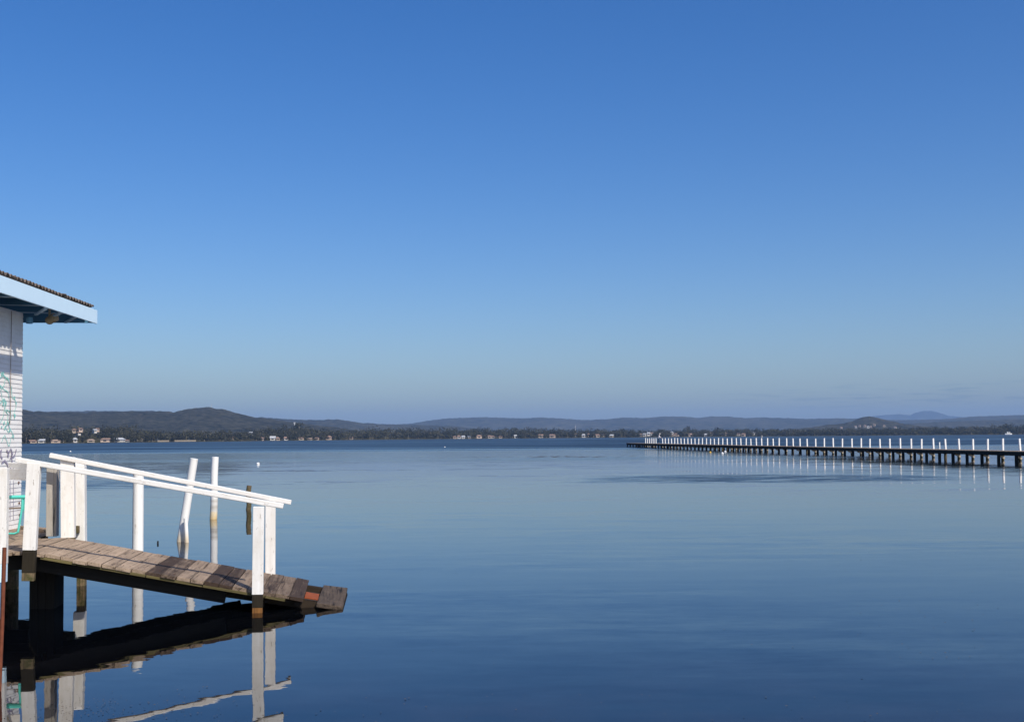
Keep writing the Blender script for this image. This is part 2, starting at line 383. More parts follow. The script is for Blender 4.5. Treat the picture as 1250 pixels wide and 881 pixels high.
hill('hill_forested', [(-700, 512), (-200, 506), (20, 503), (35, 505), (60, 506.5), (100, 507), (130, 505.5), (160, 505), (190, 504.5), (212, 505.5), (224, 502.5), (238, 500.3), (252, 500), (264, 500.8),
                   (280, 503.8), (300, 508.5), (318, 512), (340, 514.5), (380, 519), (420, 524), (470, 534)], 2500, 620, G0, G1, 4.5, 1.3, 0.07, 1.0)
hill('hill_ridge', [(-700, 520), (-250, 512), (50, 505.5), (100, 504.5), (150, 504), (185, 503.5), (215, 507), (240, 512), (290, 511), (320, 510.5), (350, 512.5), (390, 513.5), (413, 512.5), (428, 514.5), (445, 517), (480, 518.5), (510, 519), (560, 521), (650, 531)],
     4200, 800, G0, G1, 4.0, 3.0, 0.03, 5.0)
hill('hill_distant', [(420, 530), (470, 518.5), (500, 517.5), (520, 514), (545, 511), (575, 510), (590, 509.3), (620, 510.5), (640, 510.8), (660, 509.8), (685, 511), (712, 513), (740, 512), (760, 510), (785, 510.8), (812, 508.6),
                  (835, 509), (852, 510.6), (870, 508.8), (890, 509), (910, 511), (930, 510.3), (955, 511), (985, 512.2), (1010, 511.5), (1050, 512), (1100, 514), (1150, 513), (1190, 510), (1250, 508.5), (1400, 507), (1900, 512)],
     6500, 1100, G0, G1, 5.0, 3.0, 0.02, 9.0)
hill('hill_cone', [(955, 527), (985, 522.5), (1010, 519.5), (1030, 517.5), (1043, 514), (1054, 510.5), (1062, 509.3), (1071, 510.8), (1085, 514.5), (1105, 518.5), (1130, 521.5), (1165, 524), (1190, 527)], 3000, 330, G0, G1, 3.0, 1.5, 0.04, 13.0)
hill('mountain_far', [(1010, 519), (1045, 511.5), (1075, 508), (1098, 506.8), (1112, 508), (1118, 505.2), (1128, 503.2), (1138, 503.3), (1148, 505.5), (1158, 509), (1185, 511), (1240, 513), (1300, 515), (1400, 520)], 12300, 900, G0, G1, 6.0, 2.0, 0.012, 21.0)
hill('hill_low', [(1060, 523), (1110, 518), (1150, 516), (1200, 514.5), (1230, 514), (1300, 512), (1500, 513), (1900, 515)], 4600, 700, G0, G1, 4.0, 3.0, 0.03, 31.0)

# houses: (px, row of its foot or None for the waterline, width px, height px, wall colour, roof colour, place word)
HOUSES = [(40, None, 9, 4.5, 'peach', 'brown', 'L'), (51, None, 8, 5.5, 'white', 'grey', 'L'), (66.5, None, 13, 4.5, 'peach', 'tan', 'L'), (91.5, None, 5, 7, 'white', 'grey', 'L'),
          (111, None, 10, 4.5, 'tan', 'tan', 'L'), (128.5, None, 12, 6, 'peach', 'brown', 'L'), (146, None, 13, 6.5, 'white', 'grey', 'L'), (155, None, 4, 3.5, 'white', 'brown', 'L'),
          (90.5, 527.5, 4.5, 4.5, 'tan', 'brown', 'H'), (98, 526.5, 5.5, 4.5, 'peach', 'brown', 'H'), (95.5, 530, 3.5, 3.5, 'white', 'brown', 'H'), (115.5, 527.5, 3.5, 4, 'white', 'grey', 'H'), (119.5, 526, 4, 3.5, 'peach', 'brown', 'H'),
          (284, 535, 4, 3.5, 'tan', 'brown', 'M'), (306, 529.5, 4.5, 3, 'white', 'grey', 'M'), (320.5, None, 3, 5, 'peach', 'brown', 'M'), (333, None, 7, 6.5, 'white', 'grey', 'M'), (338.5, None, 5, 5, 'tan', 'brown', 'M'), (348.5, None, 6, 5.5, 'white', 'brown', 'M'),
          (367, None, 8, 4, 'tan', 'brown', 'M'), (378, None, 6, 3, 'tan', 'tan', 'M'), (387, None, 6, 4, 'peach', 'brown', 'M'), (401.5, None, 7, 6.5, 'peach', 'brown', 'M'), (429, None, 5, 4, 'tan', 'brown', 'M'),
          (555, None, 5, 4, 'peach', 'brown', 'C'), (560, None, 5, 5, 'white', 'brown', 'C'), (565, None, 5, 4.5, 'white', 'grey', 'C'), (572.5, None, 4, 3.5, 'tan', 'grey', 'C'), (584.5, None, 8, 5.5, 'peach', 'brown', 'C'),
          (597, None, 5, 4.5, 'tan', 'brown', 'C'), (602, None, 5, 4, 'white', 'brown', 'C'), (611, None, 5, 4, 'peach', 'brown', 'C'), (629.5, None, 5, 5, 'white', 'grey', 'C'), (660, None, 7, 5.5, 'tan', 'brown', 'C'), (674.5, None, 8, 5.5, 'peach', 'brown', 'C'),
          (703, 532, 4.5, 4, 'white', 'brown', 'P'), (712.5, None, 5, 5.5, 'white', 'grey', 'P'), (718.5, 531.5, 3.5, 3.5, 'peach', 'brown', 'P'), (729.5, None, 6, 5, 'tan', 'brown', 'P'), (737.5, 532, 4.5, 3.5, 'tan', 'brown', 'P'), (746.5, None, 5, 4.5, 'tan', 'grey', 'P'),
          (782, 531.5, 3.5, 3, 'tan', 'brown', 'P'), (787, 531.5, 4, 3.5, 'white', 'grey', 'P'), (791.5, 531, 4.5, 4.5, 'white', 'grey', 'P'), (796, 530, 4, 3, 'white', 'brown', 'P'),
          (820, 529, 4, 2.8, 'white', 'grey', 'Q'), (822.5, 531, 5, 3, 'peach', 'brown', 'Q'), (827, 531.5, 4, 3.5, 'peach', 'brown', 'Q'), (843, None, 7, 5, 'tan', 'brown', 'Q'), (861.5, None, 4, 4.5, 'white', 'grey', 'Q'),
          (869, 529.5, 4, 2.5, 'white', 'brown', 'Q'), (886, 530.5, 4, 3, 'tan', 'brown', 'Q'), (901.5, 531, 5, 2.8, 'white', 'brown', 'Q'), (907.5, None, 5, 4.5, 'peach', 'brown', 'Q'), (919.5, 529.5, 4.5, 2.5, 'white', 'grey', 'Q'),
          (1027, 522.8, 2.6, 2.4, 'peach', 'brown', 'K'), (1045, 521.8, 3, 2.4, 'white', 'brown', 'K'), (1049.5, 520.8, 2.6, 2.2, 'tan', 'brown', 'K'), (1056, 520.8, 3, 2.4, 'peach', 'brown', 'K'), (1060, 522.3, 3.4, 2.6, 'white', 'grey', 'K'),
          (1063.5, 521.5, 2.6, 2.2, 'peach', 'brown', 'K'), (1067.5, 519.6, 2.8, 2.2, 'peach', 'brown', 'K'), (1079.5, 520.6, 3, 2.2, 'tan', 'brown', 'K'), (1093, 522.6, 3, 2.2, 'white', 'brown', 'K')]
PLACE = {'L': 'on the shore beside the shed', 'H': 'among trees above the left shore', 'M': 'on the shore under the big hill',
         'C': 'on the far centre shore', 'P': 'on the shore left of the person', 'Q': 'above the far jetty end', 'K': 'at the foot of the cone hill'}
ORD = 'leftmost second third fourth fifth sixth seventh eighth ninth tenth eleventh twelfth'.split()
WALLC = {'white': mat_plain('white_house_wall', (0.50, 0.475, 0.44), 0.7, 0.05), 'peach': mat_plain('peach_house_wall', (0.46, 0.36, 0.29), 0.8, 0.08), 'tan': mat_plain('tan_house_wall', (0.37, 0.30, 0.23), 0.8, 0.08)}
ROOFC = {'brown': mat_plain('brown_tile_roof', (0.23, 0.155, 0.12), 0.8, 0.1), 'grey': mat_plain('grey_metal_roof', (0.42, 0.43, 0.44), 0.5, 0.08), 'tan': mat_plain('tan_tile_roof', (0.38, 0.28, 0.21), 0.8, 0.1)}
GLASS = mat_plain('dark_window', (0.03, 0.035, 0.045), 0.15, 0.05)
house_keep = []; counts = {}
for (px, py, wp, hp, wc, rc, pl) in HOUSES:
    if pl == 'K': dist = 2720.0
    else: dist = lerp(SHORE, px) + (8.0 if py is None else 60.0)
    x, y = px_to_xy(px, dist); z = 0.5 if py is None else CAM_H + (hor(px) - py) / FPX * dist
    wm = wp / FPX * dist * 0.8; hm = hp / FPX * dist * 0.78; dm = min(9.0, max(5.0, wm * 0.8))
    if py is not None and pl != 'K': house_keep.append((px, wp, dist))
    if py is None: house_keep.append((px, wp, dist))
    counts[pl] = counts.get(pl, 0) + 1
    total = sum(1 for h in HOUSES if h[6] == pl); k = sorted([h[0] for h in HOUSES if h[6] == pl]).index(px)
    which = 'leftmost' if k == 0 else ('rightmost' if k == total - 1 else ORD[k] + ' from the left')
    t = thing('house', f'{wc} house with {rc} roof, {which} {PLACE[pl]}', 'house', (x, y, z), 'small houses along the far shore')
    yaw = math.atan2(y, x) - math.pi / 2 + random.uniform(-0.35, 0.35)
    a = Vector((math.cos(yaw), math.sin(yaw), 0)); b = Vector((-a.y, a.x, 0)); u = Vector((0, 0, 1)); c = Vector((x, y, z))
    wh = hm * random.uniform(0.5, 0.66)
    mm = MB(); mm.box(c + u * (wh / 2 - 0.6), (a, b, u), (wm / 2, dm / 2, wh / 2 + 0.6)); mm.build('wall', WALLC[wc], t)
    mm = MB(); e = 0.5; P_ = [c + a * (sx * (wm / 2 + e)) + b * (sy * (dm / 2 + e)) + u * wh for sx in (-1, 1) for sy in (-1, 1)]
    rdg = [c + a * (sx * (wm / 2 + (e if random.random() < .5 else -wm * 0.2))) + u * hm for sx in (-1, 1)]
    mm.raw(P_ + rdg, [(0, 2, 5, 4), (3, 1, 4, 5), (1, 0, 4), (2, 3, 5), (0, 1, 3, 2)]); mm.build('roof', ROOFC[rc], t)
    nw = max(1, int(wm / 4.0))
    for i in range(nw):
        mm = MB(); mm.box(c - b * (dm / 2 + 0.02) + a * ((i + 0.5) / nw - 0.5) * wm + u * wh * 0.55, (a, b, u), (min(1.1, wm / nw * 0.3), 0.05, wh * 0.22)); mm.build('window', GLASS, t)

# woods
def mat_leaf(name, c0, c1):
    k = N(name); tone = k.attr('tone', True); k.col(k.ramp(tone, [(0.0, c0), (1.0, c1)])).rough(0.9); k.b.inputs['Specular IOR Level'].default_value = 0.1; return k.m
LEAF = mat_leaf('gum_foliage', (0.015, 0.018, 0.013), (0.070, 0.066, 0.042))
TRUNKM = mat_plain('gum_trunk', (0.26, 0.22, 0.17), 0.9, 0.2, 0, 0.5)
def crown_quads(cx, cy, z0, h, r, K, tone0, out_v, out_t, big=1.0):
    """leaf clumps through an uneven crown: several lobes, each a shell of small faces"""
    nl = 5
    lobes = np.stack([rng.normal(0, r * 0.5, nl), rng.normal(0, r * 0.5, nl), z0 + h * rng.uniform(0.36, 0.72, nl)], 1)
    lobes[0] = (rng.normal(0, r * 0.25), 0, z0 + h * 0.70)
    li = rng.integers(0, nl, K); d = rng.normal(size=(K, 3)); d /= np.linalg.norm(d, axis=1)[:, None]
    rad = (r * 0.72) * rng.uniform(0.55, 1.05, K)[:, None]
    c = lobes[li] + d * rad * np.array([1, 1, 0.75]) + np.array([cx, cy, 0])
    nrm = d + rng.normal(0, 0.24, (K, 3)); nrm /= np.linalg.norm(nrm, axis=1)[:, None]
    u = np.cross(nrm, rng.normal(size=(K, 3))); u /= np.linalg.norm(u, axis=1)[:, None]; v = np.cross(nrm, u)
    s = (rng.uniform(0.45, 1.05, K) * big)[:, None]; s2 = s * rng.uniform(0.5, 1.0, K)[:, None]
    q = np.stack([c - u * s, c - v * s2, c + u * s, c + v * s2], 1)
    out_v.append(q.reshape(-1, 3)); t = np.clip(tone0 + rng.normal(0, 0.08, K), 0, 1); out_t.append(np.repeat(t, 4))
def quad_mesh(name, V, T, mat, extra=None):
    V = np.concatenate(V); T = np.concatenate(T); n = len(V) // 4
    me = bpy.data.meshes.new(name); me.vertices.add(len(V)); me.vertices.foreach_set('co', V.astype(np.float32).ravel())
    me.loops.add(len(V)); me.loops.foreach_set('vertex_index', np.arange(len(V), dtype=np.int32))
    me.polygons.add(n); me.polygons.foreach_set('loop_start', np.arange(0, len(V), 4, dtype=np.int32))
    me.materials.append(mat); a = me.attributes.new('tone', 'FLOAT', 'POINT'); a.data.foreach_set('value', T.astype(np.float32))
    me.update(calc_edges=True); o = bpy.data.objects.new(name, me); COL.objects.link(o); return o
def wood(name, pa, pb, label):
    V, T = [], []; trunks = MB(); rows = [(5, 0.75), (13, 0.85), (23, 0.9), (36, 0.95), (52, 1), (70, 1), (90, 1), (112, 1.02), (135, 1.05)]
    for d, hs in rows:
        px = pa + random.uniform(0, 3)
        while px < pb:
            D = lerp(SHORE, px) + d + random.uniform(-5, 5)
            h = tree_h(px) * hs * random.choice((random.uniform(0.5, 0.8), random.uniform(0.8, 1.28))); r = h * random.uniform(0.40, 0.62)
            if random.random() < 0.05: h *= 1.2
            hit = any(abs(px - hpx) < hw * 0.5 + r * FPX / D * 0.22 and D < hd + 9 for hpx, hw, hd in house_keep)
            low = any(abs(px - hpx) < hw * 0.5 + r * FPX / D * 0.5 and D < hd + 25 for hpx, hw, hd in house_keep)
            gap = 190 < px < 242 and d < 8
            if not hit and not gap:
                x, y = px_to_xy(px, D); z = ground_z(px, max(1.5, D - lerp(SHORE, px)))
                tone = random.choice((random.uniform(0.05, 0.3), random.uniform(0.3, 0.6), random.uniform(0.55, 0.9)))
                crown_quads(x, y, z - 0.4, h, r, 110 if d < 60 else 70, tone, V, T, 0.62 + 0.00015 * D)
                if d < 40 and random.random() < 0.4:
                    trunks.tube([(x, y, z - 0.6), (x + random.uniform(-.4, .4), y, z + h * 0.4), (x + random.uniform(-.8, .8), y, z + h * 0.75)], [0.22, 0.16, 0.07], 5)
            px += (r * 2.0 * random.uniform(0.45, 0.80)) * FPX / D
    o = quad_mesh(name, V, T, LEAF); tag(o, label, 'wood', kind='stuff')
    tk = trunks.build('trunk', TRUNKM, o); return o
wood('shore_woods', -180, 330, 'dark gum woods on the nearer left shore below the big hill')
wood('shore_woods', 330, 760, 'low gum woods along the far shore in the centre')
wood('shore_woods', 760, 1420, 'even belt of dark trees on the far shore behind the long jetty')
def far_tree(px, off, h, r, label):
    D = lerp(SHORE, px) + off; x, y = px_to_xy(px, D); z = ground_z(px, off)
    t = thing('gum_tree', label, 'tree', (x, y, z)); V, T = [], []
    crown_quads(0, 0, 0, h, r, 150, 0.25, V, T, 1.0); o = quad_mesh('crown', V, T, LEAF); o.parent = t
    mm = MB(); mm.tube([(x, y, z - 0.5), (x + 0.2, y, z + h * 0.4), (x - 0.1, y, z + h * 0.8)], [0.4, 0.3, 0.1], 7); mm.build('trunk', TRUNKM, t)
far_tree(838.5, 90, 14.5, 5.2, 'tall round-topped tree standing above the belt of woods behind the jetty')
far_tree(875, 100, 12.5, 4.6, 'second taller tree above the woods, right of the round-topped one')
far_tree(838 - 78, 100, 11.8, 4.2, 'tree rising a little above the woods left of the jetty end')
far_tree(365, 130, 14.5, 4.2, 'dark tree on the crest of the wooded rise right of the big hill')
far_tree(1229, 60, 13.5, 5.0, 'large tree bulging above the woods at the right edge')
# low tan seawall on the left shore
mm = MB(); WALLT = mat_plain('tan_seawall_stone', (0.27, 0.225, 0.17), 0.9, 0.2, 0, 0.4); pts = [px_to_xy(p, lerp(SHORE, p) + 1.2) for p in (192, 206)] ; pts2 = [px_to_xy(p, lerp(SHORE, p) + 1.2) for p in (213, 239)]
for (a_, b_) in (pts, pts2): mm.beam((*a_, 0.75), (*b_, 0.75), 0.8, 1.5, (0, 1, 0))
b0 = Vector((*pts[0], 0)); tag(mm.build('seawall', WALLT, loc=b0), 'low tan seawall at the waterline below the big hill', 'seawall')
# masts
MASTM = mat_plain('mast_steel', (0.45, 0.46, 0.48), 0.5, 0.1)
def mast(px, dist, py0, py1, label, wid):
    x, y = px_to_xy(px, dist); z0 = CAM_H + (hor(px) - py0) / FPX * dist; z1 = CAM_H + (hor(px) - py1) / FPX * dist
    mm = MB(); mm.tube([(x, y, z0), (x, y, z0 + (z1 - z0) * 0.6), (x, y, z1)], [wid, wid * 0.7, wid * 0.3], 6)
    for q in (0.55, 0.75, 0.9): mm.beam((x - wid * 2.2, y, z0 + (z1 - z0) * q), (x + wid * 2.2, y, z0 + (z1 - z0) * q), wid * .5, wid * .5, (0, 1, 0))
    tag(mm.build('radio_mast', MASTM, loc=(x, y, z0)), label, 'mast')
mast(258, 2500, 502, 494, 'thin grey radio mast on top of the big wooded hill', 0.5)
mast(359.5, 1190, 519, 515.5, 'small pale mast above the crest of the lower wooded rise', 0.5)
mast(702.5, 1520, 525, 518.5, 'slim pale mast above the woods in the centre', 0.3)

# ------------------------------------------------------------------ boat shed
UP = Vector((0, 0, 1))
ZC = 18.2; WX = (26 - 625) / FPX * ZC                       # far right corner of the shed
wd = Vector((0.046, -1, 0)).normalized()                    # along the side wall, towards the camera
wn = Vector((1, 0.046, 0)).normalized()                     # outward from the side wall
C0 = Vector((WX, ZC, 0)); WZ0, WZ1 = 0.83, 4.22
shed = thing('boat_shed', 'white weatherboard boat shed with blue eaves and turquoise graffiti on the platform', 'boat shed', (C0.x - 1.8, C0.y - 3.5, WZ0))
L_SIDE, L_END = 7.4, 3.6
mm = MB(); nb = 48; bh = (WZ1 - WZ0) / nb
for i in range(nb):                                          # lapped boards, each leaning out at its foot
    z0 = WZ0 + i * bh; z1 = z0 + bh + 0.006
    for (o0, d_, n_, L) in ((C0, wd, wn, L_SIDE), (C0 - wn * L_END, wn, -wd, L_END), (C0 + wd * L_SIDE - wn * L_END, wn, wd, L_END)):
        pa, pb = o0, o0 + d_ * L; t = random.uniform(0.3, 0.7); lo = 0.012 + random.uniform(-.0015, .0015); hi = 0.003
        v = [pa + n_ * lo + UP * z0, pb + n_ * lo + UP * z0, pb + n_ * hi + UP * z1, pa + n_ * hi + UP * z1, pa - n_ * 0.02 + UP * z0, pb - n_ * 0.02 + UP * z0, pb - n_ * 0.02 + UP * z1, pa - n_ * 0.02 + UP * z1]
        f = [(0, 1, 2, 3), (5, 4, 7, 6), (1, 0, 4, 5), (0, 3, 7, 4), (2, 1, 5, 6), (3, 2, 6, 7)]
        if d_.cross(UP).dot(n_) < 0: f = [q[::-1] for q in f]
        mm.raw(v, f, 0, t)
wall = mm.build('wall', SHEDW, shed)
mm = MB(); p = C0 + wd * 0.56 + wn * 0.042; mm.tube([p + UP * 4.2, p + UP * 3.4 + wd * 0.01, p + UP * 2.6, p + wd * 0.02 + UP * 2.45], 0.006, 6); mm.build('cable', DARKLINE, wall)
mm = MB(); p = C0 + wn * 0.10 - wd * 0.02; mm.tube([p + UP * 4.16, p + UP * 4.06], 0.05, 10); mm.build('downpipe_stub', BLUED, shed)
# graffiti: sprayed vines with leaves and flowers, thin ribbons lying on the boards
def wpt(s, z): return C0 + wd * s + wn * 0.017 + UP * z
def ribbon(mb, pts, wid):
    vs, fs = [], []
    for i, (s, z) in enumerate(pts):
        a = pts[max(0, i - 1)]; b = pts[min(len(pts) - 1, i + 1)]; dx, dz = b[0] - a[0], b[1] - a[1]; l = math.hypot(dx, dz) or 1
        nx, nz = -dz / l * wid / 2, dx / l * wid / 2
        vs += [wpt(s + nx, z + nz), wpt(s - nx, z - nz)]
    for i in range(len(pts) - 1): fs.append((2 * i, 2 * i + 1, 2 * i + 3, 2 * i + 2))
    mb.raw(vs, fs)
def blob(mb, s, z, r, n=7):
    vs = [wpt(s, z)] + [wpt(s + r * random.uniform(.5, 1.2) * math.cos(2 * math.pi * i / n), z + r * random.uniform(.5, 1.2) * math.sin(2 * math.pi * i / n)) for i in range(n)]
    mb.raw(vs, [(0, 1 + i, 1 + (i + 1) % n) for i in range(n)])
def wpx(px, py):                                             # point of the wall plane seen at a place of the frame
    d = ray(px, py); o = Vector((0, 0, CAM_H)); q = C0 + wn * 0.017; k = (q - o).dot(wn) / d.dot(wn); P = o + d * k
    return ((P - C0).dot(wd), P.z)
mm = MB()
for path in ([(0, 462), (4, 458), (7, 462), (5, 470), (1, 476), (3, 488), (6, 496), (4, 508), (0, 516)], [(3, 457), (10, 463), (14, 472), (15, 484), (19, 488), (20, 496), (17, 505), (18, 512)],
             [(0, 492), (5, 486), (8, 492), (6, 500), (10, 505), (9, 514), (12, 522), (16, 530), (17, 536)], [(8, 500), (13, 503), (14, 510), (10, 517), (6, 520), (11, 528)],
             [(2, 540), (4, 534), (6, 531), (8, 536), (10, 544), (12, 543), (14, 533)], [(0, 470), (6, 476), (10, 478), (11, 486)]):
    q = [wpx(*p_) for p_ in path]; fine = []
    for i in range(len(q) - 1):
        for t in (0, .33, .66): fine.append((q[i][0] * (1 - t) + q[i + 1][0] * t + random.uniform(-.008, .008), q[i][1] * (1 - t) + q[i + 1][1] * t + random.uniform(-.008, .008)))
    ribbon(mm, fine + [q[-1]], 0.014)
for (px, py) in ((2, 457), (4, 455), (9, 462), (11, 463), (14, 474), (1, 472), (5, 490), (7, 492), (4, 494), (18, 485), (20, 492), (8, 502), (13, 503), (9, 515), (11, 516), (5, 516), (12, 525), (16, 532), (6, 523), (2, 521), (18, 507)):
    blob(mm, *wpx(px, py), random.uniform(0.020, 0.040))
mm.build('graffiti', TEALSP, wall)
mm = MB()
for path in ([(0, 552), (2, 548), (1, 556), (3, 560)], [(9, 556), (13, 548), (16, 553), (12, 560), (18, 556), (20, 548)], [(14, 548), (15, 564)], [(2, 565), (6, 562), (9, 566), (12, 574)], [(12, 573), (15, 566), (18, 565), (16, 572)], [(8, 549), (11, 553), (10, 558)]):
    ribbon(mm, [wpx(*p_) for p_ in path], 0.035)
for px_ in (12.5, 16.5): ribbon(mm, [wpx(px_, y_) for y_ in range(586, 640, 6)], 0.014)
mm.build('graffiti', PURPLE, wall)
mm = MB()
for (px_, py_) in ((23.5, 614), (24, 628), (23, 589)): blob(mm, *wpx(px_, py_), 0.03)
mm.build('rust_stain', RUST, wall)

# eaves and roof: fascia along the lake side, corrugated sheet above it
FT = Vector((-7.30, 20.1, 0)); fd = Vector((0.058, -1, 0)).normalized(); fn = Vector((1, 0.058, 0)).normalized(); FL = 9.3
FZ0, FZ1 = 4.237, 4.475
mm = MB(); mm.beam(FT + UP * (FZ0 + FZ1) / 2, FT + fd * FL + UP * (FZ0 + FZ1) / 2, 0.03, FZ1 - FZ0, fn); mm.build('fascia', BLUEP, shed, bevel=0.003)
RW = 5.0
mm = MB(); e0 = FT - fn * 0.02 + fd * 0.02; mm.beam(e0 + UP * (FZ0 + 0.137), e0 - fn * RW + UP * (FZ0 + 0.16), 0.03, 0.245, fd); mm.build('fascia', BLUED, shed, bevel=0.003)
# corrugated sheet, waves across its eave edge
mm = MB(); vs, fs = [], []; ny, nx = int(FL / 0.0183), 5
for j in range(ny + 1):
    s = j * FL / ny; wv = 0.024 * math.sin(2 * math.pi * s / 0.146)
    nick = 0.05 if (1.55 < s < 1.63 or 3.75 < s < 3.8) else 0.0
    edge = 0.045 + 0.012 * mnoise.noise(Vector((s * 6, 0, 0))) - nick
    for i in range(nx + 1):
        q = i / nx; b_ = FT + fd * s - fn * (edge + q * (RW - 0.1)); sag = 0.012 * mnoise.noise(Vector((s * 0.8, 4, 0)))
        vs.append(b_ + UP * (FZ1 + 0.062 + wv + sag + q * 0.16))
n_ = nx + 1; fs = [(j * n_ + i, j * n_ + i + 1, (j + 1) * n_ + i + 1, (j + 1) * n_ + i) for j in range(ny) for i in range(nx)]
mm.raw(vs, fs); sheet = mm.build('roof', ROOF, shed, smooth=False)
sm = sheet.modifiers.new('thickness', 'SOLIDIFY'); sm.thickness = 0.012; sm.offset = 1
for j in range(8):                                           # rafters under the sheet, running from the wall to the fascia
    s = 0.55 + j * 1.15; a_ = FT + fd * s - fn * 0.03
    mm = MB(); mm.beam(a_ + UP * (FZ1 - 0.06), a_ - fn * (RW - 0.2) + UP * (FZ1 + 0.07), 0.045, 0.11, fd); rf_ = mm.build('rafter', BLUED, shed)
    mm = MB(); mm.beam(a_ - fn * 0.03 + UP * (FZ1 - 0.123), a_ - fn * (RW - 0.25) + UP * (FZ1 + 0.007), 0.05, 0.014, fd); mm.build('edge_batten', BLUEP, rf_)
for j in range(5):                                           # purlins along the eaves
    a_ = FT + fd * 0.04 - fn * (0.25 + j * 0.42)
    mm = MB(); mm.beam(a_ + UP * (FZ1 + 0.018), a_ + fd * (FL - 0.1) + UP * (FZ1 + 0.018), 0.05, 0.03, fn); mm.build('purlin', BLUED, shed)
for (x0, y0, x1, y1) in ((43.5, 384, 56, 376.5), (60, 388.5, 73.5, 382), (80, 393.5, 92, 387.5)):   # streaks of sun under the eave, added as pale bars
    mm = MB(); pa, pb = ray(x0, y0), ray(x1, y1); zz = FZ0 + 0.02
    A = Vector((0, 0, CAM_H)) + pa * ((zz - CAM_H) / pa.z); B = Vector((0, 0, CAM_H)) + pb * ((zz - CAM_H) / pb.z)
    mm.beam(A, B, 0.05, 0.03, (0, 1, 0)); mm.build('sun_streak_bar', BLUEP, shed, bevel=0.003)
lp = at(60.5, 391, 19.0)
mm = MB(); mm.tube([lp + UP * 0.22, lp + UP * 0.03], 0.02, 8); mm.ball(lp, (0.075, 0.075, 0.07)); mm.tube([lp + Vector((0.03, -0.02, 0.0)), lp + Vector((0.12, -0.06, 0.05))], [0.055, 0.075], 12); mm.build('eave_lamp', LAMPM, shed, smooth=True)

# ------------------------------------------------------------------ ramp frame of reference
TH = R(11.4); RO = Vector((-3.347, 14.69, 0.283)); ax = Vector((0.99054, 0.13719, 0)); rp = Vector((-0.13719, 0.99054, 0))
ra = (ax * math.cos(TH) - UP * math.sin(TH)).normalized(); rn = ra.cross(rp).normalized(); RWID = 1.95
def rp3(u, w_, h=0.0): return RO + ra * u + rp * w_ + rn * h

# platform
PZ = 0.826
PL0 = RO - ax * 2.71; PL0.z = 0
plat = thing('jetty_platform', 'timber platform on dark piles at the foot of the boat shed', 'platform', (-8.2, 16.2, 0))
mm = MB(); x = 0.0
e0 = Vector((PL0.x, PL0.y, 0))
i = 0
while x < 5.9:                                               # boards run away from the camera
    bw = random.uniform(0.16, 0.19); c = e0 - ax * (x + bw / 2)
    y1 = 1.96 if x < 0.45 else 4.05
    if 0.45 <= x < 0.62: y1 = 3.1
    f0 = -0.03 + random.uniform(-.02, .02)
    mm.box(c + rp * ((f0 + y1) / 2) + UP * (PZ - 0.022 + random.uniform(-.004, .004)), (rp, ax, UP), ((y1 - f0) / 2, bw / 2 - 0.004, 0.022), 0, random.uniform(0.42, 0.72))
    x += bw; i += 1
mm.build('decking', DECK, plat, bevel=0.004)
mm = MB()
for w_ in (0.22, 1.1, 1.75): mm.beam(e0 + rp * w_ + UP * (PZ - 0.15) - ax * 0.1, e0 + rp * w_ + UP * (PZ - 0.15) - ax * 5.8, 0.09, 0.19, rp)
for w_ in (2.9, 3.9): mm.beam(e0 + rp * w_ + UP * (PZ - 0.15) - ax * 0.75, e0 + rp * w_ + UP * (PZ - 0.15) - ax * 5.8, 0.09, 0.19, rp)
mm.build('joist', TAR_SHADE, plat)
for (px_, Y_, wd_, ztop) in ((13, 17.2, 0.22, 0.62), (-60, 15.0, 0.25, 0.62), (-110, 17.6, 0.25, 0.62), (-200, 15.0, 0.25, 0.62)):
    q = at(px_, 700, Y_); mm = MB(); mm.tube([(q.x, q.y, -1.6), (q.x, q.y, 0.1), (q.x, q.y, ztop)], [wd_ / 2 * 1.05, wd_ / 2 * 1.02, wd_ / 2], 14, wob=0.03)
    mm.build('pile', BROWN if px_ == 13 else TAR_SHADE, plat, smooth=True)
q0 = at(28.5, 720, 15.0); q1 = at(65, 720, 15.15)
mm = MB(); cc = (q0 + q1) / 2; L_ = q1.x - q0.x
for i in range(3): mm.box(Vector((q0.x + L_ * (i + 0.5) / 3, 15.1 + 0.25, -0.38)), (UP, ax, rp), (0.98, L_ / 6 - 0.003, 0.25), 0, 0.4)
mm.build('abutment', TAR_SHADE, plat, bevel=0.006)
RUSTW = mat_timber('rust_stained_timber', (0.09, 0.035, 0.01), (0.28, 0.13, 0.035))
DKFOOT = mat_timber('dark_post_foot', (0.008, 0.006, 0.004), (0.030, 0.023, 0.012))
def post(name, parent, px0, py0, px1, py1, Y, wid, dep, feet=(), mats=(WHITE, BROWN), label=None):
    """square post seen from (px0,py0) at its foot to (px1,py1) at its top; feet: lower (z, material) stops, top down"""
    a_ = at(px0, py0, Y); b_ = at(px1, py1, Y); mm = MB(); mm.beam(a_, b_, wid, dep, ax); d_ = (b_ - a_).normalized(); top = a_
    for q, (z_, mi) in enumerate(feet):
        c_ = a_ + d_ * ((z_ - a_.z) / d_.z); mm.beam(c_, top + d_ * 0.02, wid - 0.006 * (q + 1), dep - 0.006 * (q + 1), ax, mi, 0.55); top = c_
    o = mm.build(name, list(mats), parent, bevel=0.005)
    if label: o['label'] = label
    return o
post('rail_post', plat, 64, 654, 64.8, 568, 16.55, 0.145, 0.15, (), (GREYT,), label='grey square post')  # grey timber post, darker than its white neighbours
post('rail_post', plat, 0.5, 688, 2.5, 571, 13.9, 0.15, 0.10, [(0.5, 1)], (WHITE, BLUEP), label='white post with a blue foot')
SP = at(8.5, 574, 13.9)
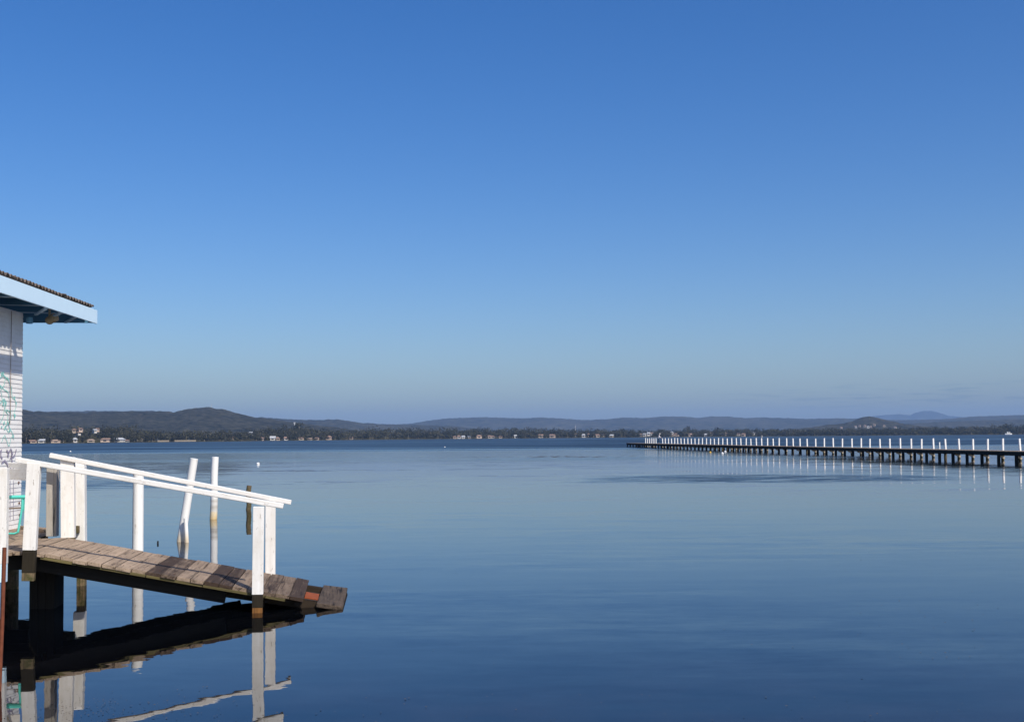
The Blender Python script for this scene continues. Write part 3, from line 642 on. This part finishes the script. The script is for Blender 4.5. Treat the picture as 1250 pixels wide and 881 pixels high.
mm = MB(); mm.beam(at(9, 573.5, 13.9), at(-120, 571, 14.1), 0.09, 0.05, (0, 1, 0)); mm.build('rail', WHITE, plat, bevel=0.006)
mm = MB(); mm.beam(at(35.5, 569.5, 14.5), at(12, 567.5, 16.8), 0.045, 0.07, (1, 0.2, 0)); mm.build('rail', WHITE, plat, bevel=0.005)
mm = MB(); mm.beam(at(35, 579, 14.55), at(11, 578.5, 16.2), 0.03, 0.15, (1, 0.2, 0)); mm.build('side_board', WHITE, plat, bevel=0.004)
mm = MB(); mm.beam(at(10, 578.5, 16.25), at(27.5, 579, 16.3), 0.03, 0.145, (0, 1, 0)); mm.build('side_board', WHITE, plat, bevel=0.004)
mm = MB(); q = at(39, 645, 17.4); mm.beam(Vector((-7.6, 17.9, PZ + 0.03)), Vector((-6.95, 17.2, PZ + 0.03)), 0.12, 0.05, (0, 1, 0), 0, 0.6); mm.build('loose_board', DECK, plat, bevel=0.004)

# ------------------------------------------------------------------ ramp
ramp = thing('jetty_ramp', 'sloping timber ramp with white handrails running down to the water', 'ramp', (RO.x - 1.0, RO.y + 1.0, 0.0))
mm = MB(); u = -2.74; i = 0
while u < 0.66:
    bw = 0.178 + random.uniform(-.012, .012)
    if u > 0.52: bw = 0.66 - u + 0.03
    tone = random.uniform(0.52, 0.72) if u < -1.45 else random.uniform(0.05, 0.52)
    f0 = random.uniform(-.035, .03) + (0.02 if i % 5 == 2 else 0); f1 = RWID + random.uniform(-.02, .03)
    mm.box(rp3(u + bw / 2, (f0 + f1) / 2, -0.022 + random.uniform(-.005, .005)), (rp, ra, rn), ((f1 - f0) / 2, bw / 2 - 0.004, 0.022), 0, tone, jit=0.004)
    for w_ in (0.20, 0.95, 1.74):
        for du in (0.28, 0.72):
            nc = rp3(u + bw * du, w_ + random.uniform(-.01, .01), 0.0035); mm.tube([nc - rn * 0.004, nc + rn * 0.001], 0.006, 6, 1)
    u += bw; i += 1
mm.build('decking', [DECK, RUST], ramp, bevel=0.005)
mm = MB()
u = -2.6
while u < 0.4:
    l_ = random.uniform(0.35, 0.9); mm.beam(rp3(u, 0.03, -0.060), rp3(min(0.45, u + l_ - 0.01), 0.03, -0.060), 0.05, 0.03, rp, 0, random.uniform(.3, .7)); u += l_
mm.build('edge_strip', MOSS, ramp, bevel=0.003)
mm = MB()
for w_, e_ in ((0.20, -0.30), (0.95, -0.30), (1.74, -0.25)): mm.beam(rp3(-2.72, w_, -0.15), rp3(e_, w_, -0.15), 0.08, 0.20, rp)
mm.build('stringer', TAR_SHADE, ramp)
mm = MB()
for w_ in (0.30, 1.0, 1.68): mm.beam(rp3(-0.45, w_, -0.13), rp3(1.05, w_, -0.09), 0.08, 0.12, rp)
mm.build('stringer', STRING, ramp)
mm = MB(); mm.beam(rp3(0.10, 0.1, -0.12) - UP * 0.12, rp3(0.10, 1.9, -0.12) - UP * 0.12, 0.12, 0.14, ra); mm.beam(rp3(0.62, 0.16, -0.10), rp3(0.62, 1.85, -0.10), 0.10, 0.06, ra, 0, 0.35); mm.build('cross_beam', STRING, ramp, bevel=0.004)
mm = MB(); mm.box(rp3(0.77, 0.66, -0.05), (ra, rp, rn), (0.09, 0.26, 0.02)); mm.build('rusty_plate', BRICK, ramp, bevel=0.003)
# last board, come loose and tilted
A = at(386.5, 735.5, 14.82); B = at(419, 740, 14.87); C = at(424.5, 717, 16.55); D = at(395, 713.5, 16.5)
mm = MB(); dn = ((B - A).cross(D - A)).normalized() * 0.06
mm.raw([A, B, C, D, A - dn, B - dn, C - dn, D - dn], [(0, 1, 2, 3), (7, 6, 5, 4), (0, 4, 5, 1), (1, 5, 6, 2), (2, 6, 7, 3), (3, 7, 4, 0)])
gl = []
for P_ in (A, B, C, D): gl.append(((P_ - A).dot(rp), (P_ - A).dot(ra), 0))
mm.gr = gl + [(g[0], g[1], .06) for g in gl]; mm.tone = [0.42] * 8
o = mm.build('loose_board', DECK_WET, ramp, bevel=0.012); o['label'] = 'dark loose end board tilted towards the water'
mm = MB(); mm.beam(A + (B - A) * .45 - dn * 1.2 + rp * .25, D + (C - D) * .45 - dn * 1.2 - rp * .2, 0.14, 0.08, ra); mm.build('packing_block', TAR_SHADE, ramp)
# handrails and posts
post('rail_post', ramp, 314.5, 725, 316.0, 618, 14.64, 0.138, 0.085, [(0.065, 1), (-1.0, 2)], (WHITE, DKFOOT, RUSTW))
post('rail_post', ramp, 330.0, 704, 330.3, 613, 16.66, 0.142, 0.09, [(-1.0, 1)], (WHITE, DKFOOT))
post('rail_post', ramp, 36.5, 671, 42.0, 565, 14.26, 0.155, 0.10, [(0.57, 1), (0.47, 2)], (WHITE, DKFOOT, BROWN))
post('rail_post', ramp, 83.5, 656, 82.8, 558, 16.30, 0.185, 0.10, [(0.5, 1)])
NA, NB = at(20, 561, 14.24), at(346, 617.5, 14.72); FA, FB = at(61, 555.5, 16.22), at(355.5, 613, 16.76)
for (p0, p1) in ((NA, NB), (FA, FB)):
    mm = MB(); k = 9; d_ = (p1 - p0)
    for i in range(1):
        mm.beam(p0, p1, 0.095, 0.066, rp)
    mm.build('handrail', WHITE, ramp, bevel=0.010)

# ------------------------------------------------------------------ folding stool by the shed, rusty pole, piles
sb = at(20, 650, 15.9); sb.z = PZ
st = thing('folding_stool', 'turquoise tubular folding stool standing against the shed wall', 'stool', sb)
def sp(px, py, dy=0.0): return at(px, py, 15.9 + dy)
mm = MB(); mm.tube([sp(-2, 607), sp(34.5, 606.3)], 0.028, 10); mm.build('seat_bar', TEAL, st, smooth=True)
mm = MB(); mm.tube([sp(0, 621, .25), sp(27, 619.5, .25)], 0.012, 8); mm.build('cross_bar', DARKLINE, st, smooth=True)
for pth in ([sp(27.5, 606.5), sp(27, 620), sp(22, 649)], [sp(28.5, 607, .35), sp(29, 620, .4), sp(33, 634, .45), sp(35, 645, .45)], [sp(2, 607), sp(1, 650)]):
    mm = MB(); mm.tube(pth, 0.016, 8); mm.build('leg', TEAL, st, smooth=True)
mm = MB(); mm.tube([sp(22.5, 649), sp(18, 651), sp(-2, 651)], 0.014, 8); mm.build('foot_bar', TEAL, st, smooth=True)

pa, pb = at(5.5, 668, 10.2), at(-1.2, 848, 10.2)
mm = MB(); mm.tube([pb + (pb - pa) * 0.5, pb, (pa + pb) / 2 + Vector((0.004, 0, 0)), pa], 0.018, 10); tag(mm.build('steel_pole', RUST, loc=pb, smooth=True), 'rusty brown steel pole standing in the water at the left edge', 'pole')

PW = (0.80, 0.79, 0.76)
def pile(name, label, foot, top, Y, dia, mat, bend=None, group=None, wob=0.01, n=22):
    f = at(*foot, Y); t = at(*top, Y); d_ = t - f; r = dia / 2; seg = 9
    pts = [f - d_ * 0.7] + [f + d_ * i / seg + (Vector((bend * math.sin(i / seg * math.pi * 2.2), 0, 0)) if bend else Vector()) for i in range(seg + 1)]
    mm = MB(); mm.tube(pts, [r * 1.04] + [r * (1.03 - 0.05 * i / seg) * random.uniform(1 - wob, 1 + wob) for i in range(seg + 1)], n)
    return tag(mm.build(name, mat, loc=Vector((f.x, f.y, 0)), smooth=True, bevel=0), label, 'mooring pile', group)
M1 = mat_pile('white_pile_clean', [(0.0, (0.55, 0.50, 0.40)), (0.12, PW), (2.0, PW)])
M2 = mat_pile('white_pile_stained', [(0.0, (0.60, 0.50, 0.36)), (0.10, (0.70, 0.62, 0.48)), (0.25, PW), (2.0, PW)])
M3 = mat_pile('white_pile_worn', [(-0.1, (0.50, 0.36, 0.18)), (0.02, (0.62, 0.46, 0.24)), (0.17, (0.70, 0.58, 0.38)), (0.23, (0.60, 0.57, 0.52)), (0.33, (0.46, 0.43, 0.38)), (0.42, (0.66, 0.64, 0.60)), (0.50, (0.50, 0.47, 0.42)), (0.60, PW), (2.0, PW)])
pile('mooring_pile', 'straight white round pile just behind the middle of the ramp', (168, 690), (169, 574.5), 20.0, 0.185, M1)
pile('mooring_pile', 'white round pile leaning to the right, behind the ramp', (221, 660), (237, 559.5), 24.8, 0.172, M2)
pile('pile_stub', 'short tan-footed stub against the leaning white pile', (228, 661.5), (226.5, 632), 24.6, 0.085, M2)
pile('mooring_pile', 'slender white pile with a worn stained band, right of the leaning one', (260.5, 632.7), (262.5, 557.5), 31.7, 0.195, M3, 0.008)
pile('mooring_pile', 'thin bare brown stake behind the lower end of the handrails', (303.2, 622.5), (304, 592.5), 35.6, 0.15, BROWN, 0.015)
# square white pile with a brown foot behind the far handrail
f_ = at(98, 713, 17.5); t_ = at(97.5, 569, 17.5)
sqp = thing('mooring_post', 'square white pile with a rounded cap and brown foot behind the far handrail', 'mooring post', (f_.x, f_.y, 0))
mm = MB(); mm.beam((f_.x, f_.y, 0.40), t_, 0.165, 0.15, ax); mm.beam((f_.x + .02, f_.y, -1.2), (f_.x + .02, f_.y, 0.42), 0.12, 0.14, ax, 1, 0.6); mm.build('shaft', [WHITE, BROWN], sqp, bevel=0.006)
mm = MB(); mm.tube([t_ - ax * 0.078, t_ + ax * 0.078], 0.075, 18); mm.build('cap', WHITE, sqp, smooth=True)
mm = MB(); q = at(93.5, 646, 17.38); mm.box(q, (UP, ax, rp), (0.055, 0.04, 0.03), 0, 0.4); mm.build('cleat', BROWN, sqp, bevel=0.004)

# ------------------------------------------------------------------ long jetty across the lake
ZR, ZL = 90.0, 215.0
XR = (1243.4 - 625) / FPX * ZR; XL = (787.2 - 625) / FPX * ZL
jd = Vector((XL - XR, ZL - ZR, 0)).normalized(); jn = Vector((-jd.y, jd.x, 0))          # jn: towards the left, our side
if jn.x > 0: jn = -jn
pxl = [1243.4, 1222.4, 1203.7, 1186, 1169.1, 1152.7, 1137.9, 1123.3, 1110.8, 1097.4, 1084.7, 1072.7, 1060.3, 1049.8, 1038.6, 1026.8, 1015.8, 1004.8, 994.3, 984, 975.3, 967, 959, 949.8, 942.7, 935.7,
       928.7, 922.2, 915.5, 909.6, 903.3, 897.8, 892.2, 886.7, 881.1, 876, 871, 866.2, 861.3, 856.3, 851.8, 847.4, 842.9, 838.7, 834.4, 830.4, 826.4, 822.6, 818.9, 815.2, 811.2, 808, 800, 797.3, 794.7, 792.2, 789.6, 787.2]
def jetty_s(px):                                             # distance along the jetty's right-hand side for a column of the frame
    q = (px - 625) / FPX; return (XR - q * ZR) / (q * jd.y - jd.x)
S = [jetty_s(p) for p in pxl]; S = [-(S[1] - S[0]) * k for k in (2, 1)] + S
J0 = Vector((XR, ZR, 0)); JZ = 0.79; JW = 1.8
SEND = jetty_s(775.5)
jet = thing('long_jetty', 'long narrow timber jetty with white rail posts reaching out into the lake', 'jetty', (J0.x, J0.y, 0))
def jp(s, w_, z=0.0): return J0 + jd * s + jn * w_ + UP * z
mm = MB(); s = S[0] - 1
while s < SEND:
    bw = 0.2; mm.box(jp(s + bw / 2, JW / 2, JZ - 0.03), (jn, jd, UP), (JW / 2 + 0.12, bw / 2 - 0.006, 0.03), 0, random.uniform(.35, .7)); s += bw
mm.build('decking', DECK, jet)
for w_ in (0.0, JW):
    mm = MB(); mm.beam(jp(S[0] - 1, w_, JZ - 0.20), jp(SEND, w_, JZ - 0.20), 0.13, 0.28, jn); mm.build('bearer', TAR_SHADE, jet)
POSTW = N('jetty_post_white'); POSTW.col((0.82, 0.81, 0.78)).rough(0.55)
mm = MB(); mm.box((0, 0, 0.45), (UP, Vector((1, 0, 0)), Vector((0, 1, 0))), (0.48, 0.075, 0.065)); rp0 = mm.build('rail_post', POSTW.m, jet, bevel=0.01, loc=(0, 0, 0))
mm = MB(); mm.tube([(0, 0, -1.0), (0, 0, 0.2), (0, 0, 0.60)], [0.125, 0.12, 0.115], 10, wob=0.05); pl0 = mm.build('pile', BROWN, jet, smooth=True, loc=(0, 0, 0))
mm = MB(); mm.tube([(0, 0, -1.0), (0, 0, 0.2), (0, 0, 0.60)], [0.135, 0.13, 0.125], 10, wob=0.05); pl1 = mm.build('pile', TAR_SHADE, jet, smooth=True, loc=(0, 0, 0))  # left row: the shade under the deck is put into its black colour
PALE = mat_timber('pale_brace_timber', (0.34, 0.28, 0.20), (0.62, 0.53, 0.42))
bd = jn * 0.55; mm = MB(); mm.beam((0, 0, 0), bd + UP * 0.26, 0.06, 0.15, jd); br0 = mm.build('brace', PALE, jet, loc=(0, 0, 0))
yaw = math.atan2(jd.y, jd.x)
first = True; rest = MB(); np_ = 0
for i, s in enumerate(S):
    loc = jp(s, -0.02, JZ) - jet.location
    a_ = rp0 if i == 0 else copy_to(rp0, None, jet); a_.location = loc; a_.scale = (1, 1, random.uniform(.95, 1.05)); a_.rotation_euler = (random.uniform(-.03, .03), random.uniform(-.01, .06), yaw + random.uniform(-.1, .1))
    lo = jp(s, 0.02) - jet.location
    if np_ < 98:
        b_ = pl0 if i == 0 else copy_to(pl0, None, jet); b_.location = lo; b_.rotation_euler = (random.uniform(-.02, .02), random.uniform(-.02, .03), random.uniform(0, 6)); np_ += 1
    else: rest.tube([lo + jet.location - UP, lo + jet.location + UP * 0.60], 0.12, 8)
    if i and i < len(S) - 0:
        l2 = jp(s, JW - 0.02) - jet.location
        if np_ < 98:
            c_ = pl1 if i == 1 else copy_to(pl1, None, jet); c_.location = l2; c_.rotation_euler = (random.uniform(-.02, .02), random.uniform(-.03, .02), random.uniform(0, 6)); np_ += 1
        else: rest.tube([l2 + jet.location - UP, l2 + jet.location + UP * 0.60], 0.13, 8)
    if random.random() < 0.85 or i < 3:
        d_ = br0 if i == 0 else copy_to(br0, None, jet); d_.location = jp(s - 0.16, -0.05, 0.16) - jet.location; d_.rotation_euler = (0, 0, random.uniform(-.05, .05))
for s in (SEND - 0.6, SEND - 3, SEND - 5.5, SEND - 8): 
    for w_ in (0.02, JW): rest.tube([jp(s, w_, -1), jp(s, w_, 0.60)], 0.12, 8)
ro = rest.build('pile', TAR_SHADE, jet); ro['kind'] = 'stuff'; ro['label'] = 'crowded small piles at the far end'

# person at the rail near the far end
def person(base, face, label):
    """standing, leaning a little forward over the rail; face: horizontal direction looked at"""
    f = face.normalized(); sd = Vector((f.y, -f.x, 0))
    def q(fw, s_, z): return base + f * fw + sd * s_ + UP * z
    J = {'pel': (q(-.04, 0, .93), .15), 'wa': (q(-.01, 0, 1.08), .135), 'ch': (q(.09, 0, 1.30), .155), 'ne': (q(.15, 0, 1.47), .06), 'hb': (q(.19, 0, 1.56), .085), 'ht': (q(.21, 0, 1.66), .08)}
    E = [('pel', 'wa'), ('wa', 'ch'), ('ch', 'ne'), ('ne', 'hb'), ('hb', 'ht')]
    for sgn, nm in ((1, 'r'), (-1, 'l')):
        J.update({'hip' + nm: (q(-.04, .09 * sgn, .88), .105), 'kn' + nm: (q(.03 if sgn > 0 else -.02, .10 * sgn, .49), .07), 'an' + nm: (q(-.03, .11 * sgn, .09), .047), 'to' + nm: (q(.15, .13 * sgn, .04), .04),
                  'sh' + nm: (q(.09, .18 * sgn, 1.38), .065), 'el' + nm: (q(.22, .22 * sgn, 1.13), .046), 'wr' + nm: (q(.42, .16 * sgn, 1.0), .034), 'ha' + nm: (q(.51, .14 * sgn, .97), .034)})
        E += [('pel', 'hip' + nm), ('hip' + nm, 'kn' + nm), ('kn' + nm, 'an' + nm), ('an' + nm, 'to' + nm), ('ch', 'sh' + nm), ('sh' + nm, 'el' + nm), ('el' + nm, 'wr' + nm), ('wr' + nm, 'ha' + nm)]
    keys = list(J); me = bpy.data.meshes.new('skeleton'); me.from_pydata([J[k][0] for k in keys], [(keys.index(a), keys.index(b)) for a, b in E], [])
    so = bpy.data.objects.new('skeleton', me); COL.objects.link(so); so.modifiers.new('skin', 'SKIN')
    for i, k in enumerate(keys):
        me.skin_vertices[0].data[i].radius = (J[k][1], J[k][1])
    me.skin_vertices[0].data[0].use_root = True
    so.modifiers.new('sub', 'SUBSURF').levels = 2
    dg = bpy.context.evaluated_depsgraph_get(); bm = bpy.data.meshes.new_from_object(so.evaluated_get(dg)); bpy.data.objects.remove(so)
    for v in bm.vertices: v.co -= base
    SKIN = mat_plain('skin', (0.42, 0.25, 0.17), 0.6, 0.05); TR = mat_plain('navy_trousers', (0.02, 0.025, 0.05), 0.9, 0.1); SH = mat_plain('pale_shirt', (0.62, 0.62, 0.66), 0.9, 0.05); SO = mat_plain('tan_shoes', (0.45, 0.36, 0.26), 0.8, 0.1)
    bm.materials.clear()
    for mt in (SKIN, TR, SH, SO): bm.materials.append(mt)
    for p_ in bm.polygons:
        z = p_.center.z; fw = p_.center.dot(f)
        p_.material_index = 3 if z < 0.10 else (2 if (z > 0.98 and z < 1.46 and fw < 0.36) else (0 if (z >= 1.46 or fw >= 0.36) else 1)); p_.use_smooth = True
    o = bpy.data.objects.new('person', bm); COL.objects.link(o); o.location = base; tag(o, label, 'person')
    mm = MB(); hc = q(.205, 0, 1.68); mm.tube([hc - UP * 0.015, hc], [0.17, 0.165], 16); mm.tube([hc, hc + UP * 0.07, hc + UP * 0.10], [0.10, 0.092, 0.05], 16); mm.build('sun_hat', FLOATW, o, smooth=True)
    return o
ps = (jetty_s(807)); person(jp(ps, 0.55, JZ), Vector((0.95, -0.25, 0)), 'person in pale top, dark trousers and white hat leaning at the jetty rail')
# gull on one of the posts
gs = S[2 + 26]; gb = jp(gs, -0.02, JZ + 0.93)
g = thing('gull', 'white gull standing on top of a jetty post', 'gull', gb); mm = MB()
f = jd * -1
mm.tube([gb - f * .26 + UP * .13, gb - f * .12 + UP * .15, gb + UP * .17, gb + f * .10 + UP * .20, gb + f * .14 + UP * .29, gb + f * .17 + UP * .35, gb + f * .22 + UP * .35], [.012, .06, .085, .075, .045, .052, .018], 12); mm.build('body', GULLW, g, smooth=True)
for s_ in (-1, 1):
    mm = MB(); mm.tube([gb + f * .06 + jn * .07 * s_ + UP * .19, gb - f * .08 + jn * .075 * s_ + UP * .18, gb - f * .30 + jn * .03 * s_ + UP * .14], [.03, .045, .008], 8); mm.build('wing', GULLG, g, smooth=True)
    mm = MB(); mm.tube([gb + jn * .03 * s_ + UP * .10, gb + jn * .03 * s_ - UP * .01], .008, 6); mm.build('leg', BEAK, g)
mm = MB(); mm.tube([gb + f * .215 + UP * .348, gb + f * .29 + UP * .335], [.014, .004], 6); mm.build('beak', BEAK, g)

# floats, buoys, stakes and debris on the water
def float_(name, px, py, r, mat, label, cat='float', squash=0.7, group=None):
    q = on_water(px, py); mm = MB(); mm.ball(q + UP * r * 0.25, (r, r, r * squash), nu=16, nv=10); mm.tube([q + UP * r * (0.2 + squash), q + UP * r * (0.45 + squash)], [r * .25, r * .2], 8)
    return tag(mm.build(name, mat, loc=q, smooth=True), label, cat, group)
float_('mooring_float', 315, 566.5, 0.15, FLOATW, 'small white float on calm water behind the handrail ends')
float_('mooring_float', 543, 545.8, 0.16, FLOATW, 'small white float on ruffled water left of centre')
float_('mooring_float', 86, 551.2, 0.16, FLOATW, 'tiny white float seen above the left end of the handrails')
float_('mooring_float', 881.8, 553.4, 0.16, FLOATW, 'white float beside the jetty piles, left one of two')
float_('mooring_float', 885.3, 551.6, 0.16, FLOATW, 'white float beside the jetty piles, right one of two')
float_('mooring_float', 867, 552.2, 0.15, FLOATY, 'yellow float beside the jetty piles')
q = on_water(192.5, 663.5); mm = MB(); mm.tube([q - UP * .3, q + UP * .06 + Vector((.004, 0, 0))], [.022, .018], 8); tag(mm.build('stake', TAR_SHADE, loc=q), 'tiny dark stake top poking from the water between two white piles', 'stake')
q = at(1147, 555, 125.0); mm = MB(); mm.tube([Vector((q.x, q.y, -1)), Vector((q.x, q.y, CAM_H + (hor(1147) - 539.5) / FPX * 125))], 0.085, 10); tag(mm.build('marker_post', POSTW.m, loc=(q.x, q.y, 0), smooth=True), 'short thin white marker post standing beyond the jetty on the right', 'marker post')
# small white boat under the far trees at the right
q = Vector((*px_to_xy(1231, 1480), 0)); bt = thing('motor_boat', 'small white cabin boat near the far trees at the right', 'boat', q)
mm = MB(); Lb = 4.2
secs = []
for i, (xx, hw, zb) in enumerate(((-1, .8, 0.0), (-.4, .95, -.1), (.3, .9, -.1), (.8, .5, 0.0), (1.0, .05, .35))):
    secs.append([(xx * Lb, -hw * 1.3, 1.5), (xx * Lb, -hw * .9, zb), (xx * Lb, hw * .9, zb), (xx * Lb, hw * 1.3, 1.5)])
vs = [Vector(v) + q for s_ in secs for v in s_]; fs = []
for i in range(4):
    for k in range(4): fs.append((i * 4 + k, i * 4 + (k + 1) % 4, (i + 1) * 4 + (k + 1) % 4, (i + 1) * 4 + k))
fs += [(0, 1, 2, 3), (16, 19, 18, 17)]; mm.raw(vs, fs); mm.build('hull', FLOATW, bt)
mm = MB(); mm.box(q + Vector((0, 0, 2.5)), (Vector((1, 0, 0)), Vector((0, 1, 0)), UP), (1.7, .9, 1.0), taper=(.9, .8)); mm.build('cabin', FLOATW, bt)
mm = MB(); mm.box(q + Vector((0, -.93, 2.7)), (Vector((1, 0, 0)), Vector((0, 1, 0)), UP), (1.2, .05, .35)); mm.build('window', GLASS, bt)

# floating weed: thin flakes scattered on the surface
WEED = mat_plain('floating_weed', (0.07, 0.058, 0.05), 0.9, 0.5, 0, 60)
mm = MB()
def flake(px, py, r):
    q = on_water(px, py) + UP * 0.006; n_ = random.randint(4, 6); a0 = random.random() * 6; el = random.uniform(0.25, 0.9); ca, sa = math.cos(a0), math.sin(a0)
    vs = []
    for k in range(n_):
        an = 2 * math.pi * k / n_; rr = r * random.uniform(.6, 1.2); x_, y_ = rr * math.cos(an), rr * el * math.sin(an); vs.append(q + Vector((ca * x_ - sa * y_, sa * x_ + ca * y_, random.uniform(0, .004))))
    mm.raw(vs, [tuple(range(n_))], 0, random.random())
for _ in range(260): flake(random.gauss(115, 55), random.gauss(866, 9), random.uniform(.003, .011))
for _ in range(60): flake(random.uniform(180, 330), random.uniform(838, 884), random.uniform(.003, .014))
for _ in range(90): flake(random.uniform(300, 1250), random.uniform(845, 890), random.uniform(.003, .012))
for _ in range(60): flake(random.gauss(1150, 60), random.gauss(770, 25), random.uniform(.004, .014))
for _ in range(60): flake(random.uniform(420, 1250), random.uniform(620, 860), random.uniform(.004, .016))
for _ in range(110): flake(random.gauss(685, 30), random.gauss(557.3, .5), random.uniform(.2, .5))
for _ in range(60): flake(random.gauss(565, 40), random.gauss(558.0, .4), random.uniform(.1, .35))
tag(mm.build('floating_weed', WEED), 'scattered specks of floating weed on the calm water', 'weed', kind='stuff')
